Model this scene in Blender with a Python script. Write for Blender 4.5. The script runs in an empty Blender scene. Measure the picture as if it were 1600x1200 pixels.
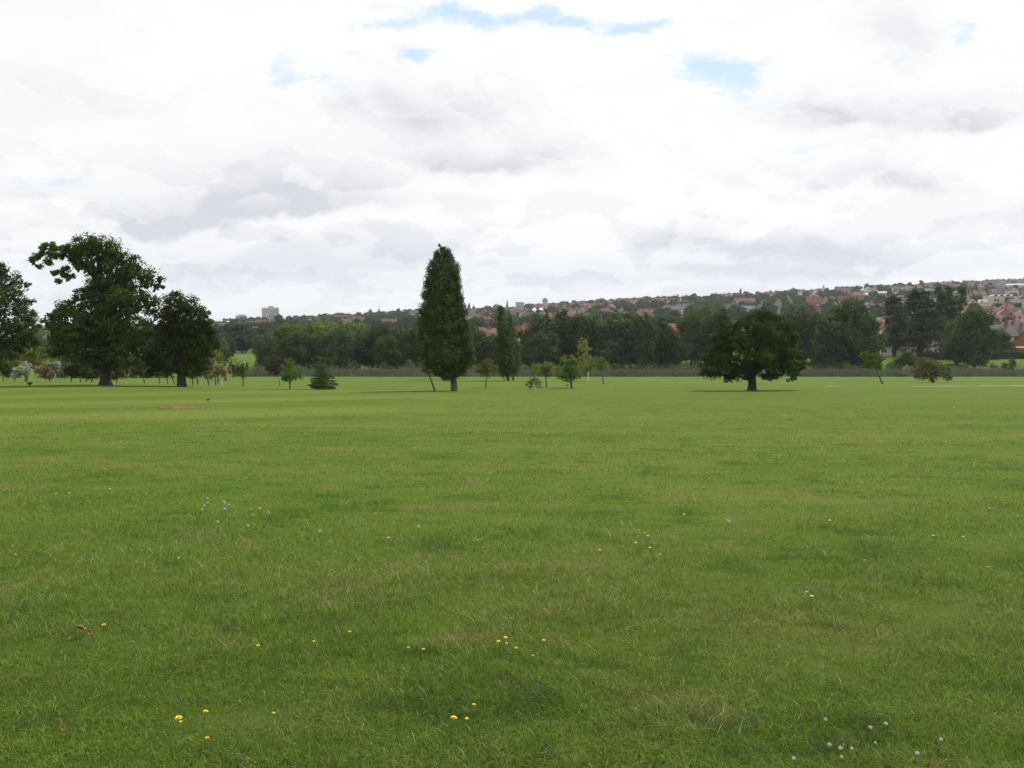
import bpy, math, random
import numpy as np
from mathutils import Vector, Euler

# ------------------------------------------------------------------ camera
F = 1556.0                                   # focal length in pixels of the 1600 px wide photograph
PITCH = math.atan(100.0 / F)                 # looking slightly down
CAMH = 1.7
sc = bpy.context.scene
cam_d = bpy.data.cameras.new("camera"); cam = bpy.data.objects.new("camera", cam_d)
sc.collection.objects.link(cam); sc.camera = cam
cam_d.sensor_width = 36.0; cam_d.lens = 36.0 * F / 1600.0
cam_d.clip_start = 0.1; cam_d.clip_end = 9000
cam.location = (0, 0, CAMH); cam.rotation_euler = (math.pi / 2 - PITCH, 0, 0)

# ------------------------------------------------------------------ light
SUN_EL = math.radians(50); SUN_AZ = math.radians(38)      # azimuth clockwise from +Y (view direction)
sun_d = bpy.data.lights.new("sun", 'SUN'); sun = bpy.data.objects.new("sun", sun_d)
sc.collection.objects.link(sun)
sun_d.energy = 4.2; sun_d.angle = math.radians(1.5); sun_d.color = (1.0, 0.95, 0.86)
sv = Vector((math.sin(SUN_AZ) * math.cos(SUN_EL), math.cos(SUN_AZ) * math.cos(SUN_EL), math.sin(SUN_EL)))
sun.rotation_euler = sv.to_track_quat('Z', 'Y').to_euler()
sun.location = (0, 0, 60)
sc.view_settings.view_transform = 'Standard'; sc.view_settings.look = 'None'
sc.view_settings.exposure = 0.0; sc.view_settings.gamma = 1.0
sc.cycles.use_denoising = True
sc.cycles.max_bounces = 5; sc.cycles.diffuse_bounces = 3; sc.cycles.transmission_bounces = 2
sc.cycles.volume_bounces = 0; sc.cycles.transparent_max_bounces = 4
sc.render.use_persistent_data = False


class NT:
    """small helper to write node maths"""
    def __init__(s, tree): s.t = tree; s.n = tree.nodes; s.l = tree.links
    def node(s, typ, **kw):
        n = s.n.new(typ)
        for k, v in kw.items(): setattr(n, k, v)
        return n
    def put(s, sock, v):
        if v is None: return
        if isinstance(v, bpy.types.NodeSocket): s.l.new(v, sock)
        else: sock.default_value = v
    def m(s, op, a, b=None, c=None, clamp=False):
        n = s.node('ShaderNodeMath', operation=op); n.use_clamp = clamp
        s.put(n.inputs[0], a); s.put(n.inputs[1], b); s.put(n.inputs[2], c)
        return n.outputs[0]
    def vm(s, op, a, b=None, scale=None):
        n = s.node('ShaderNodeVectorMath', operation=op)
        s.put(n.inputs[0], a); s.put(n.inputs[1], b)
        if scale is not None: s.put(n.inputs['Scale'], scale)
        return n.outputs[0]
    def mix(s, f, a, b):
        n = s.node('ShaderNodeMix', data_type='RGBA'); n.clamp_factor = True
        s.put(n.inputs[0], f)
        for i, v in ((6, a), (7, b)):
            s.put(n.inputs[i], v if isinstance(v, bpy.types.NodeSocket) else tuple(v) + (1.0,) * (4 - len(v)))
        return n.outputs[2]
    def noise(s, vec, scale, detail=4, rough=0.5, dist=0.0, color=False):
        n = s.node('ShaderNodeTexNoise'); s.put(n.inputs['Vector'], vec)
        n.inputs['Scale'].default_value = scale; n.inputs['Detail'].default_value = detail
        n.inputs['Roughness'].default_value = rough; n.inputs['Distortion'].default_value = dist
        return n.outputs['Color' if color else 'Fac']
    def ramp(s, x, lo, hi, a=0.0, b=1.0):
        n = s.node('ShaderNodeMapRange', interpolation_type='SMOOTHSTEP')
        s.put(n.inputs[0], x); s.put(n.inputs[1], lo); s.put(n.inputs[2], hi); s.put(n.inputs[3], a); s.put(n.inputs[4], b)
        return n.outputs[0]
    def xyz(s, x, y, z):
        n = s.node('ShaderNodeCombineXYZ'); s.put(n.inputs[0], x); s.put(n.inputs[1], y); s.put(n.inputs[2], z)
        return n.outputs[0]
    def sep(s, v):
        n = s.node('ShaderNodeSeparateXYZ'); s.put(n.inputs[0], v); return n.outputs


def ray(px, py):
    """direction (a, 1, e) through a point of the view; a = x/y, e = z/y"""
    cx = (px - 800) / F; cy = -(py - 600) / F
    dy = math.cos(PITCH) + cy * math.sin(PITCH); dz = -math.sin(PITCH) + cy * math.cos(PITCH)
    return cx / dy, dz / dy


# ------------------------------------------------------------------ sky
SKY = 0.1
world = bpy.data.worlds.new("World"); sc.world = world; world.use_nodes = True
w = NT(world.node_tree); w.n.clear()
geo = w.node('ShaderNodeTexCoord').outputs['Generated']
dx, dy, dz = w.sep(geo)
sky = w.node('ShaderNodeTexSky', sky_type='NISHITA'); sky.sun_disc = False
sky.sun_elevation = SUN_EL; sky.sun_rotation = SUN_AZ; sky.altitude = 50; sky.air_density = 1.0; sky.dust_density = 1.5
ysafe = w.m('MAXIMUM', dy, 0.08)
A = w.m('DIVIDE', dx, ysafe); E = w.m('DIVIDE', dz, ysafe)
# flattened cloud-deck coordinates: farther clouds look smaller towards the horizon


def deck(lift, soft=0.42):
    zz = w.m('ADD', w.m('ABSOLUTE', w.m('ADD', dz, lift)), soft)
    return w.xyz(w.m('DIVIDE', dx, zz), w.m('DIVIDE', dy, zz), 0.0)


def cumulus(lift, off, sc_):
    return w.noise(w.vm('ADD', deck(lift), off), sc_, 9, 0.56, 0.25)


def relief(off, sc_, lift, lo, hi):
    """cloud tops face the light, their undersides are grey: compare the density here with that a little higher up"""
    a = cumulus(0.0, off, sc_); b_ = cumulus(lift, off, sc_)
    return a, w.ramp(w.m('SUBTRACT', b_, a), lo, hi)


n_big, sh_big = relief((3.0, 5.0, 0.0), 2.3, 0.040, 0.0, 0.075)
n_cum, sh_cum = relief((7.3, 2.1, 0.0), 6.0, 0.018, 0.0, 0.075)
n_mid = w.noise(w.vm('ADD', deck(0.0), (1.3, 9.1, 0)), 2.6, 8, 0.6, 0.4)
warpc = w.noise(w.xyz(A, w.m('MULTIPLY', E, 1.6), 1.0), 9.0, 7, 0.62, 0.0, color=True)
wx, wy, _ = w.sep(warpc)
A2 = w.m('ADD', A, w.m('MULTIPLY', w.m('SUBTRACT', wx, 0.5), 0.13))
E2 = w.m('ADD', E, w.m('MULTIPLY', w.m('SUBTRACT', wy, 0.5), 0.075))


def blobs(items, u, v, flat=1.0):
    """soft patches of sky at given bearings and heights; flat < 1 gives them a sharper base than top"""
    tot = None
    for (px, py, rx, ry, slope, wt) in items:
        a0, e0 = ray(px, py)
        da = w.m('SUBTRACT', u, a0); de = w.m('SUBTRACT', w.m('SUBTRACT', v, e0), w.m('MULTIPLY', da, slope))
        p = w.m('POWER', w.m('ABSOLUTE', w.m('DIVIDE', da, rx / F)), 2.0)
        rr_ = w.m('MULTIPLY_ADD', w.m('GREATER_THAN', de, 0.0), ry / F * (2 - flat - flat), ry / F * flat)
        q = w.m('POWER', w.m('ABSOLUTE', w.m('DIVIDE', de, rr_)), 2.0)
        g = w.m('MULTIPLY', w.m('EXPONENT', w.m('MULTIPLY', w.m('ADD', p, q), -1.0)), wt)
        tot = g if tot is None else w.m('ADD', tot, g)
    return tot


grey_b = blobs([(300, 350, 110, 26, 0.05, 1.35), (470, 332, 150, 24, 0.10, 1.5), (400, 290, 190, 40, 0.08, 0.45),
                (690, 190, 130, 45, 0.0, 0.6), (760, 252, 120, 18, 0.0, 0.9), (600, 165, 100, 30, -0.1, 0.4),
                (1320, 176, 95, 22, 0.0, 1.0), (1480, 190, 110, 24, 0.12, 0.95), (1420, 90, 60, 60, 0.0, 0.4),
                (1350, 278, 95, 20, 0.0, 0.85), (1060, 385, 60, 24, 0.0, 0.9), (1230, 405, 200, 16, 0.0, 0.6),
                (1050, 440, 300, 18, 0.03, 0.6), (1400, 432, 250, 18, 0.02, 0.6), (860, 240, 60, 20, 0.0, 0.4),
                (60, 190, 160, 60, 0, .35), (250, 400, 200, 30, 0, .3), (560, 425, 300, 26, 0, .45), (100, 300, 120, 20, 0, .3)], A2, E2, 0.5)
blue_b = blobs([(1125, 115, 78, 30, 0.0, 1.5), (880, 36, 110, 15, -0.05, 1.25), (730, 12, 90, 13, -0.1, 1.2),
                (625, 30, 75, 12, 0.1, 0.85), (640, 77, 44, 12, 0.0, 1.1), (1000, 44, 60, 12, 0.2, 0.85),
                (1505, 65, 20, 28, 0.0, 1.0), (1390, 105, 22, 12, 0.0, 0.7), (460, 105, 26, 40, 0.0, 0.55),
                (1285, 212, 40, 10, 0, .6), (925, 138, 40, 8, 0, .6), (70, 292, 70, 11, 0, .5), (200, 325, 50, 9, 0, .45), (480, 122, 50, 12, 0, .5)], A2, E2)
n_wisp = w.noise(w.xyz(A, w.m('MULTIPLY', E, 2.2), 5.0), 22.0, 9, 0.66, 0.6)
blue = w.ramp(w.m('ADD', blue_b, w.m('ADD', w.m('MULTIPLY', w.m('SUBTRACT', n_mid, 0.5), 0.5), w.m('MULTIPLY', w.m('SUBTRACT', n_wisp, 0.5), 2.6))), 0.25, 1.35)
# generic breaks for the rest of the dome, outside the photographed part
back = w.ramp(dy, 0.35, 0.0)
blue_g = w.m('MULTIPLY', back, w.ramp(n_big, 0.56, 0.68))
blue = w.m('MAXIMUM', blue, w.m('MULTIPLY', blue_g, 0.8))
struct_ = w.m('ADD', w.m('MULTIPLY', sh_big, 0.55), w.m('MULTIPLY', sh_cum, 0.60))
lowf = w.ramp(E, 0.20, 0.06)
grey = w.m('ADD', w.m('MULTIPLY', grey_b, w.m('MULTIPLY_ADD', struct_, 0.50, 0.58)), w.m('MULTIPLY', struct_, w.m('MULTIPLY_ADD', lowf, 0.36, 0.10)))
grey = w.m('MAXIMUM', w.m('MINIMUM', grey, 1.2), 0.0)
hz = w.ramp(E, 0.11, 0.02)
cw = w.mix(w.m('MULTIPLY', hz, 0.6), (10.05, 10.1, 10.15), (9.3, 9.5, 9.85))
cg = w.mix(hz, (6.95, 7.1, 7.6), (7.2, 7.6, 8.3))
cloud = w.mix(grey, cw, cg)
hole = w.mix(0.75, sky.outputs[0], (6.9, 9.2, 11.2))
col = w.mix(w.m('MULTIPLY', blue, 0.95), cloud, hole)
below = w.ramp(dz, 0.0, -0.05)
col = w.mix(below, col, (3.0, 3.3, 2.6))
bg = w.node('ShaderNodeBackground'); w.l.new(col, bg.inputs[0]); bg.inputs[1].default_value = SKY
wo = w.node('ShaderNodeOutputWorld'); w.l.new(bg.outputs[0], wo.inputs[0])
world.cycles.sampling_method = 'MANUAL'; world.cycles.sample_map_resolution = 1024

# ------------------------------------------------------------------ terrain height
RX = np.array([-900, -300, 0, 330, 450, 560, 640, 740, 870, 960, 1050, 1160, 1280, 1350, 1450, 1560, 1600, 1900, 2600.])
RY = np.array([512, 514, 516, 508, 503, 498, 492, 491, 482, 476, 471, 466, 460, 453, 450, 446, 444, 438, 438.])


def e_of(py):
    return np.tan(np.arctan((600 - py) / F) - PITCH)


def sstep(x, a, b):
    t = np.clip((x - a) / (b - a), 0, 1); return t * t * (3 - 2 * t)


def H(x, y):
    x = np.asarray(x, float); y = np.asarray(y, float)
    u = x / np.maximum(y, 40.0); px = 800 + F * u
    k = sstep(px, 420, 700)
    near = -0.05 * y + 0.06 * np.sin(x * 0.11 + 1.3) * np.sin(y * 0.13) * sstep(y, 6, 30)
    left = 1 - sstep(px, 40, 520)
    near += left * 0.5 * np.exp(-((y - 95) / 26.0) ** 2)
    near -= (1 - sstep(px, 500, 700)) * 0.6 * sstep(y, 100, 128) * (1 - sstep(y, 170, 220))
    yf = 450 - 155 * k
    pf = 545 + 12 * k
    ef = e_of(pf); zf = CAMH + ef * yf
    t1 = sstep(y, 245, yf)
    mid = -12.25 * (1 - t1) + zf * t1
    er = e_of(np.interp(px, RX, RY))
    t = np.clip((y - yf) / (1500 - yf), 0, 1)
    g = 1 - (1 - t) ** 1.8
    far = CAMH + (ef + (er - ef) * g) * np.minimum(y, 1500) - np.maximum(y - 1500, 0) * 0.035
    z = np.where(y < 245, near, np.where(y < yf, mid, far))
    return z


def h(x, y): return float(H(x, y))


def hit(px, py, ymin=3.0, ymax=1490.0):
    """where a sight line through the view first meets the ground"""
    a, e = ray(px, py)
    ys = np.concatenate([np.arange(ymin, 60, .05), np.arange(60, 260, .25), np.arange(260, ymax, 2.)])
    d = CAMH + e * ys - H(a * ys, ys)
    i = np.argmax(d <= 0)
    if d[i] > 0: i = len(ys) - 1
    y = float(ys[i]); return Vector((a * y, y, h(a * y, y)))


def at(px, y):
    a, _ = ray(px, 560); return Vector((a * y, y, h(a * y, y)))


def top_z(py, y):
    return CAMH + ray(800, py)[1] * y


# ------------------------------------------------------------------ scene helpers
COL = sc.collection


def tag(o, label=None, cat=None, group=None, kind=None):
    if label: o['label'] = label
    if cat: o['category'] = cat
    if group: o['group'] = group
    if kind: o['kind'] = kind
    return o


def empty(name, loc, rz=0.0, label=None, cat=None, group=None):
    o = bpy.data.objects.new(name, None); COL.objects.link(o)
    o.location = loc; o.rotation_euler = (0, 0, rz); o.empty_display_size = 0.3
    return tag(o, label, cat, group)


def mesh_obj(name, me, parent=None):
    o = bpy.data.objects.new(name, me); COL.objects.link(o); o.parent = parent
    return o


def copy_tree(o, parent=None):
    c = o.copy(); COL.objects.link(c); c.parent = parent
    for ch in o.children: copy_tree(ch, c)
    return c


def np_mesh(name, V, counts, idx, mat, smooth=False, rnd=None):
    me = bpy.data.meshes.new(name)
    V = np.ascontiguousarray(V, np.float32); idx = np.ascontiguousarray(idx, np.int32)
    me.vertices.add(len(V)); me.vertices.foreach_set('co', V.ravel())
    me.loops.add(len(idx)); me.loops.foreach_set('vertex_index', idx)
    counts = np.asarray(counts, np.int32)
    st = np.concatenate([[0], np.cumsum(counts)[:-1]]).astype(np.int32)
    me.polygons.add(len(counts)); me.polygons.foreach_set('loop_start', st); me.polygons.foreach_set('loop_total', counts)
    if smooth: me.polygons.foreach_set('use_smooth', np.ones(len(counts), bool))
    if rnd is not None:
        at_ = me.attributes.new('rnd', 'FLOAT', 'POINT'); at_.data.foreach_set('value', np.ascontiguousarray(rnd, np.float32))
    me.materials.append(mat); me.update(calc_edges=True)
    return me


class MB:
    """collects simple solids in local coordinates and builds them as ONE mesh"""
    def __init__(s): s.v = []; s.f = []
    def add(s, vs, fs):
        b = len(s.v); s.v += [tuple(v) for v in vs]; s.f += [tuple(i + b for i in f) for f in fs]; return s
    def box(s, x0, x1, y0, y1, z0, z1):
        return s.add([(x0, y0, z0), (x1, y0, z0), (x1, y1, z0), (x0, y1, z0), (x0, y0, z1), (x1, y0, z1), (x1, y1, z1), (x0, y1, z1)],
                     [(0, 3, 2, 1), (4, 5, 6, 7), (0, 1, 5, 4), (1, 2, 6, 5), (2, 3, 7, 6), (3, 0, 4, 7)])
    def gable_body(s, x0, x1, y0, y1, z0, z1, zr):           # walls with gable triangles, ridge along x
        ym = (y0 + y1) / 2
        return s.add([(x0, y0, z0), (x1, y0, z0), (x1, y1, z0), (x0, y1, z0), (x0, y0, z1), (x1, y0, z1), (x1, y1, z1), (x0, y1, z1),
                      (x0, ym, zr), (x1, ym, zr)],
                     [(0, 3, 2, 1), (0, 1, 5, 4), (2, 3, 7, 6), (1, 2, 6, 9, 5), (3, 0, 4, 8, 7), (4, 5, 9, 8), (6, 7, 8, 9)])
    def gable_roof(s, x0, x1, y0, y1, z1, zr, ov=0.35, th=0.18):
        ym = (y0 + y1) / 2; sl = (zr - z1) / (ym - y0); zb = z1 - sl * ov + 0.03; x0 -= ov * .8; x1 += ov * .8; y0 -= ov; y1 += ov; zr += 0.03
        return s.add([(x0, y0, zb), (x1, y0, zb), (x1, ym, zr), (x0, ym, zr), (x1, y1, zb), (x0, y1, zb),
                      (x0, y0, zb + th), (x1, y0, zb + th), (x1, ym, zr + th), (x0, ym, zr + th), (x1, y1, zb + th), (x0, y1, zb + th)],
                     [(0, 3, 2, 1), (3, 5, 4, 2), (6, 7, 8, 9), (9, 8, 10, 11), (0, 1, 7, 6), (4, 5, 11, 10), (1, 2, 8, 7), (2, 4, 10, 8), (3, 0, 6, 9), (5, 3, 9, 11)])
    def hip_roof(s, x0, x1, y0, y1, z1, zr, ov=0.4, inset=None):
        ym = (y0 + y1) / 2; inset = (y1 - y0) / 2 if inset is None else inset
        x0 -= ov; x1 += ov; y0 -= ov; y1 += ov; z1 += 0.02
        return s.add([(x0, y0, z1), (x1, y0, z1), (x1, y1, z1), (x0, y1, z1), (x0, y0, z1 + .15), (x1, y0, z1 + .15), (x1, y1, z1 + .15), (x0, y1, z1 + .15),
                      (x0 + inset, ym, zr), (x1 - inset, ym, zr)],
                     [(0, 3, 2, 1), (0, 1, 5, 4), (1, 2, 6, 5), (2, 3, 7, 6), (3, 0, 4, 7), (4, 5, 9, 8), (5, 6, 9), (6, 7, 8, 9), (7, 4, 8)])
    def tube(s, pts, rad, n=7, cap=True):
        pts = [Vector(p) for p in pts]; b = len(s.v); ref = Vector((0.13, 0.97, 0.2))
        for i, p in enumerate(pts):
            t = (pts[min(i + 1, len(pts) - 1)] - pts[max(i - 1, 0)]).normalized()
            u = t.cross(ref if abs(t.dot(ref)) < .95 else Vector((1, 0, 0))).normalized(); v = t.cross(u)
            for k in range(n):
                an = 2 * math.pi * k / n
                s.v.append(tuple(p + (u * math.cos(an) + v * math.sin(an)) * rad[i]))
        for i in range(len(pts) - 1):
            for k in range(n):
                a = b + i * n + k; c = b + i * n + (k + 1) % n
                s.f.append((a, c, c + n, a + n))
        if cap:
            s.f.append(tuple(b + k for k in range(n))[::-1]); s.f.append(tuple(b + (len(pts) - 1) * n + k for k in range(n)))
        return s
    def lathe(s, prof, n=12, c=(0, 0)):
        b = len(s.v)
        for r, z in prof:
            for k in range(n):
                an = 2 * math.pi * (k + .5) / n; s.v.append((c[0] + r * math.cos(an), c[1] + r * math.sin(an), z))
        for i in range(len(prof) - 1):
            for k in range(n):
                a = b + i * n + k; d = b + i * n + (k + 1) % n; s.f.append((a, d, d + n, a + n))
        s.f.append(tuple(b + k for k in range(n))[::-1]); s.f.append(tuple(b + (len(prof) - 1) * n + k for k in range(n)))
        return s
    def move(s, dx=0, dy=0, dz=0, rz=0.0):
        c, q = math.cos(rz), math.sin(rz)
        s.v = [(x * c - y * q + dx, x * q + y * c + dy, z + dz) for x, y, z in s.v]; return s
    def mesh(s, name, mat, smooth=False):
        me = bpy.data.meshes.new(name); me.from_pydata(s.v, [], s.f); me.materials.append(mat)
        if smooth: me.polygons.foreach_set('use_smooth', np.ones(len(me.polygons), bool))
        me.update(); return me
    def build(s, name, mat, parent=None, smooth=False):
        return mesh_obj(name, s.mesh(name, mat, smooth), parent)


# ------------------------------------------------------------------ materials
MATS = {}


def principled(name):
    m = bpy.data.materials.new(name); m.use_nodes = True; t = NT(m.node_tree)
    b = m.node_tree.nodes['Principled BSDF']; out = m.node_tree.nodes['Material Output']
    return m, t, b, out


def simple(name, c, rough=0.8, var=0.15, scale=3.0, metal=0.0, objvar=0.0, alt=None):
    """a procedural surface: base colour broken by noise, optionally varying from object to object"""
    if name in MATS: return MATS[name]
    m, t, b, _ = principled(name)
    pos = t.node('ShaderNodeTexCoord').outputs['Object']
    n = t.noise(pos, scale, 5, 0.6)
    dark = tuple(v * (1 - var) for v in c); lite = tuple(min(1, v * (1 + var)) for v in c)
    colr = t.mix(n, dark, lite)
    if objvar:
        oi = t.node('ShaderNodeObjectInfo').outputs['Random']
        if alt: colr = t.mix(t.ramp(oi, 0.25, 0.95), colr, alt)
        hs = t.node('ShaderNodeHueSaturation'); t.l.new(colr, hs.inputs['Color'])
        t.put(hs.inputs['Value'], t.m('MULTIPLY_ADD', oi, objvar * 2, 1 - objvar)); colr = hs.outputs[0]
    t.l.new(colr, b.inputs['Base Color'])
    b.inputs['Roughness'].default_value = rough; b.inputs['Metallic'].default_value = metal
    MATS[name] = m; return m


def roof_mat(name, c, alt=None):
    if name in MATS: return MATS[name]
    m, t, b, _ = principled(name)
    pos = t.node('ShaderNodeTexCoord').outputs['Object']
    wv = t.node('ShaderNodeTexWave', wave_type='BANDS', bands_direction='Z'); t.l.new(pos, wv.inputs[0])
    wv.inputs['Scale'].default_value = 1.3; wv.inputs['Distortion'].default_value = 0.6
    n = t.noise(pos, 0.8, 6, 0.65)
    f = t.m('ADD', t.m('MULTIPLY', wv.outputs['Fac'], 0.25), t.m('MULTIPLY', n, 0.75))
    colr = t.mix(f, tuple(v * 0.6 for v in c), tuple(v * 1.3 for v in c))
    oi = t.node('ShaderNodeObjectInfo').outputs['Random']
    if alt: colr = t.mix(t.ramp(oi, 0.3, 0.9), colr, alt)
    hs = t.node('ShaderNodeHueSaturation'); t.l.new(colr, hs.inputs['Color'])
    t.put(hs.inputs['Value'], t.m('MULTIPLY_ADD', oi, 0.5, 0.75)); t.l.new(hs.outputs[0], b.inputs['Base Color'])
    b.inputs['Roughness'].default_value = 0.85
    MATS[name] = m; return m


def foliage(name, dark, light, tips=None, trans=0.3, big=0.35, spec=0.06):
    if name in MATS: return MATS[name]
    m, t, b, out = principled(name)
    at_ = t.node('ShaderNodeAttribute', attribute_name='rnd').outputs['Fac']
    pos = t.node('ShaderNodeTexCoord').outputs['Object']
    n = t.noise(pos, big, 3, 0.6)
    oi = t.node('ShaderNodeObjectInfo').outputs['Random']
    f = t.m('ADD', t.m('MULTIPLY', at_, 0.55), t.m('MULTIPLY', t.ramp(n, 0.3, 0.7), 0.45))
    c = t.mix(f, dark, light)
    if tips: c = t.mix(t.ramp(at_, 0.72, 0.92), c, tips)
    hs = t.node('ShaderNodeHueSaturation'); t.l.new(c, hs.inputs['Color'])
    t.put(hs.inputs['Value'], t.m('MULTIPLY_ADD', oi, 0.55, 0.72)); t.put(hs.inputs['Hue'], t.m('MULTIPLY_ADD', oi, 0.03, 0.485))
    c = hs.outputs[0]
    t.l.new(c, b.inputs['Base Color']); b.inputs['Roughness'].default_value = 0.7
    b.inputs['Specular IOR Level'].default_value = spec
    tr = t.node('ShaderNodeBsdfTranslucent'); t.l.new(c, tr.inputs[0])
    ms = t.node('ShaderNodeMixShader'); ms.inputs[0].default_value = trans
    t.l.new(b.outputs[0], ms.inputs[1]); t.l.new(tr.outputs[0], ms.inputs[2]); t.l.new(ms.outputs[0], out.inputs[0])
    MATS[name] = m; return m


BARK = simple('dark_bark', (0.026, 0.022, 0.018), 0.9, 0.4, 6)
BARK_G = simple('grey_brown_bark', (0.11, 0.085, 0.06), 0.9, 0.35, 8)
BARK_W = simple('white_bark', (0.55, 0.52, 0.46), 0.8, 0.25, 9)
BARK_R = simple('reddish_bark', (0.10, 0.05, 0.035), 0.9, 0.3, 8)


def turf_colour(t, pos):
    """one colour pattern shared by the ground sheet and the grass blades standing on it"""
    x, y, z = t.sep(pos)
    big = t.noise(pos, 0.035, 5, 0.6)
    st = t.xyz(t.m('MULTIPLY', x, 0.4), y, 0.0)
    mid = t.noise(st, 0.22, 6, 0.62)
    fine = t.noise(pos, 1.1, 6, 0.62)
    spot = t.noise(t.vm('ADD', pos, (31.0, 7.0, 0.0)), 3.2, 5, 0.6)
    c = t.mix(t.ramp(big, 0.35, 0.65), (0.073, 0.127, 0.010), (0.096, 0.134, 0.014))
    c = t.mix(t.m('MULTIPLY', t.ramp(mid, 0.48, 0.68), 0.75), c, (0.125, 0.138, 0.028))
    c = t.mix(t.m('MULTIPLY', t.ramp(mid, 0.50, 0.30), 0.6), c, (0.042, 0.094, 0.008))
    c = t.mix(t.m('MULTIPLY', t.ramp(fine, 0.52, 0.70), 0.65), c, (0.140, 0.130, 0.042))
    c = t.mix(t.m('MULTIPLY', t.ramp(fine, 0.48, 0.30), 0.7), c, (0.032, 0.071, 0.007))
    c = t.mix(t.m('MULTIPLY', t.ramp(spot, 0.58, 0.70), 0.45), c, (0.13, 0.112, 0.045))
    tuft = t.noise(t.xyz(t.m('MULTIPLY', x, 0.6), y, 2.0), 2.3, 4, 0.7)
    c = t.mix(t.m('MULTIPLY', t.ramp(tuft, 0.44, 0.30), 0.55), c, (0.024, 0.058, 0.006))
    c = t.mix(t.m('MULTIPLY', t.ramp(tuft, 0.56, 0.72), 0.5), c, (0.130, 0.160, 0.032))
    # mown swathes curving over the left part of the field
    cu = t.m('ADD', t.m('MULTIPLY', y, 0.30), t.m('MULTIPLY', t.m('POWER', t.m('ABSOLUTE', t.m('ADD', x, 6.0)), 1.25), 0.13))
    band = t.m('SINE', t.m('ADD', cu, t.m('MULTIPLY', mid, 3.0)))
    reg = t.m('MULTIPLY', t.ramp(x, 4.0, -10.0), t.m('MULTIPLY', t.ramp(y, 22.0, 34.0), t.ramp(y, 100.0, 88.0)))
    c = t.mix(t.m('MULTIPLY', reg, t.ramp(band, -0.6, 0.9, 0.0, 0.62)), c, (0.145, 0.175, 0.03))
    # beyond the brow the sward is a fresher green
    fresh = t.m('MULTIPLY', t.ramp(y, 97.0, 108.0), 0.9)
    dry = t.m('MULTIPLY', t.ramp(y, 35.0, 75.0), 0.35)
    c = t.mix(dry, c, (0.098, 0.130, 0.020))
    fc = t.mix(t.ramp(big, 0.35, 0.65), (0.080, 0.150, 0.022), (0.098, 0.160, 0.028))
    blot = t.noise(t.xyz(t.m('MULTIPLY', x, 0.25), y, 4.0), 0.06, 5, 0.6)
    fc = t.mix(t.m('MULTIPLY', t.ramp(blot, 0.5, 0.3), 0.7), fc, (0.055, 0.105, 0.014))
    c = t.mix(fresh, c, t.mix(0.45, fc, c))
    return c, mid, fine


def turf_material():
    m, t, b, out = principled('turf')
    pos = t.node('ShaderNodeNewGeometry').outputs['Position']
    c, mid, fine = turf_colour(t, pos)
    x, y, z = t.sep(pos)
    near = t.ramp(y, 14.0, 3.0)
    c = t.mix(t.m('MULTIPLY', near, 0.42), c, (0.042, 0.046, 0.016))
    micro = t.noise(pos, 14.0, 8, 0.75)
    c = t.mix(t.m('MULTIPLY', t.ramp(micro, 0.62, 0.35), 0.25), c, (0.040, 0.065, 0.010))
    # rough sward and woodland floor on the hillside past the park
    hill = t.ramp(y, 300.0, 380.0)
    hn = t.noise(pos, 0.02, 4, 0.6)
    hill = t.m('MULTIPLY', hill, t.m('MAXIMUM', t.ramp(x, -75.0, -55.0), t.ramp(y, 480.0, 520.0)))
    c = t.mix(hill, c, t.mix(t.ramp(hn, 0.3, 0.6), (0.042, 0.06, 0.02), (0.055, 0.07, 0.03)))
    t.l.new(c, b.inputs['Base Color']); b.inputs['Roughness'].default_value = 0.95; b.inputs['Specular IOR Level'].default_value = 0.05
    bp = t.node('ShaderNodeBump'); bp.inputs['Strength'].default_value = 0.6; bp.inputs['Distance'].default_value = 0.08
    hsum = t.m('ADD', t.m('MULTIPLY', micro, 0.6), t.m('MULTIPLY', t.noise(pos, 4.0, 6, 0.7), 1.0))
    t.l.new(hsum, bp.inputs['Height']); t.l.new(bp.outputs[0], b.inputs['Normal'])
    return m


def blade_material():
    m, t, b, out = principled('grass_blade')
    pos = t.node('ShaderNodeNewGeometry').outputs['Position']
    c, mid, fine = turf_colour(t, pos)
    r = t.node('ShaderNodeAttribute', attribute_name='rnd').outputs['Fac']
    hs = t.node('ShaderNodeHueSaturation'); t.l.new(c, hs.inputs['Color'])
    t.put(hs.inputs['Value'], t.ramp(r, 0.0, 0.9, 0.55, 2.45)); t.put(hs.inputs['Hue'], t.m('MULTIPLY_ADD', r, -0.022, 0.513))
    c = t.mix(t.ramp(r, 0.955, 0.965), hs.outputs[0], (0.48, 0.40, 0.20))
    t.l.new(c, b.inputs['Base Color']); b.inputs['Roughness'].default_value = 0.5; b.inputs['Specular IOR Level'].default_value = 0.22
    tr = t.node('ShaderNodeBsdfTranslucent'); t.l.new(c, tr.inputs[0])
    ms = t.node('ShaderNodeMixShader'); ms.inputs[0].default_value = 0.35
    t.l.new(b.outputs[0], ms.inputs[1]); t.l.new(tr.outputs[0], ms.inputs[2]); t.l.new(ms.outputs[0], out.inputs[0])
    return m


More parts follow.
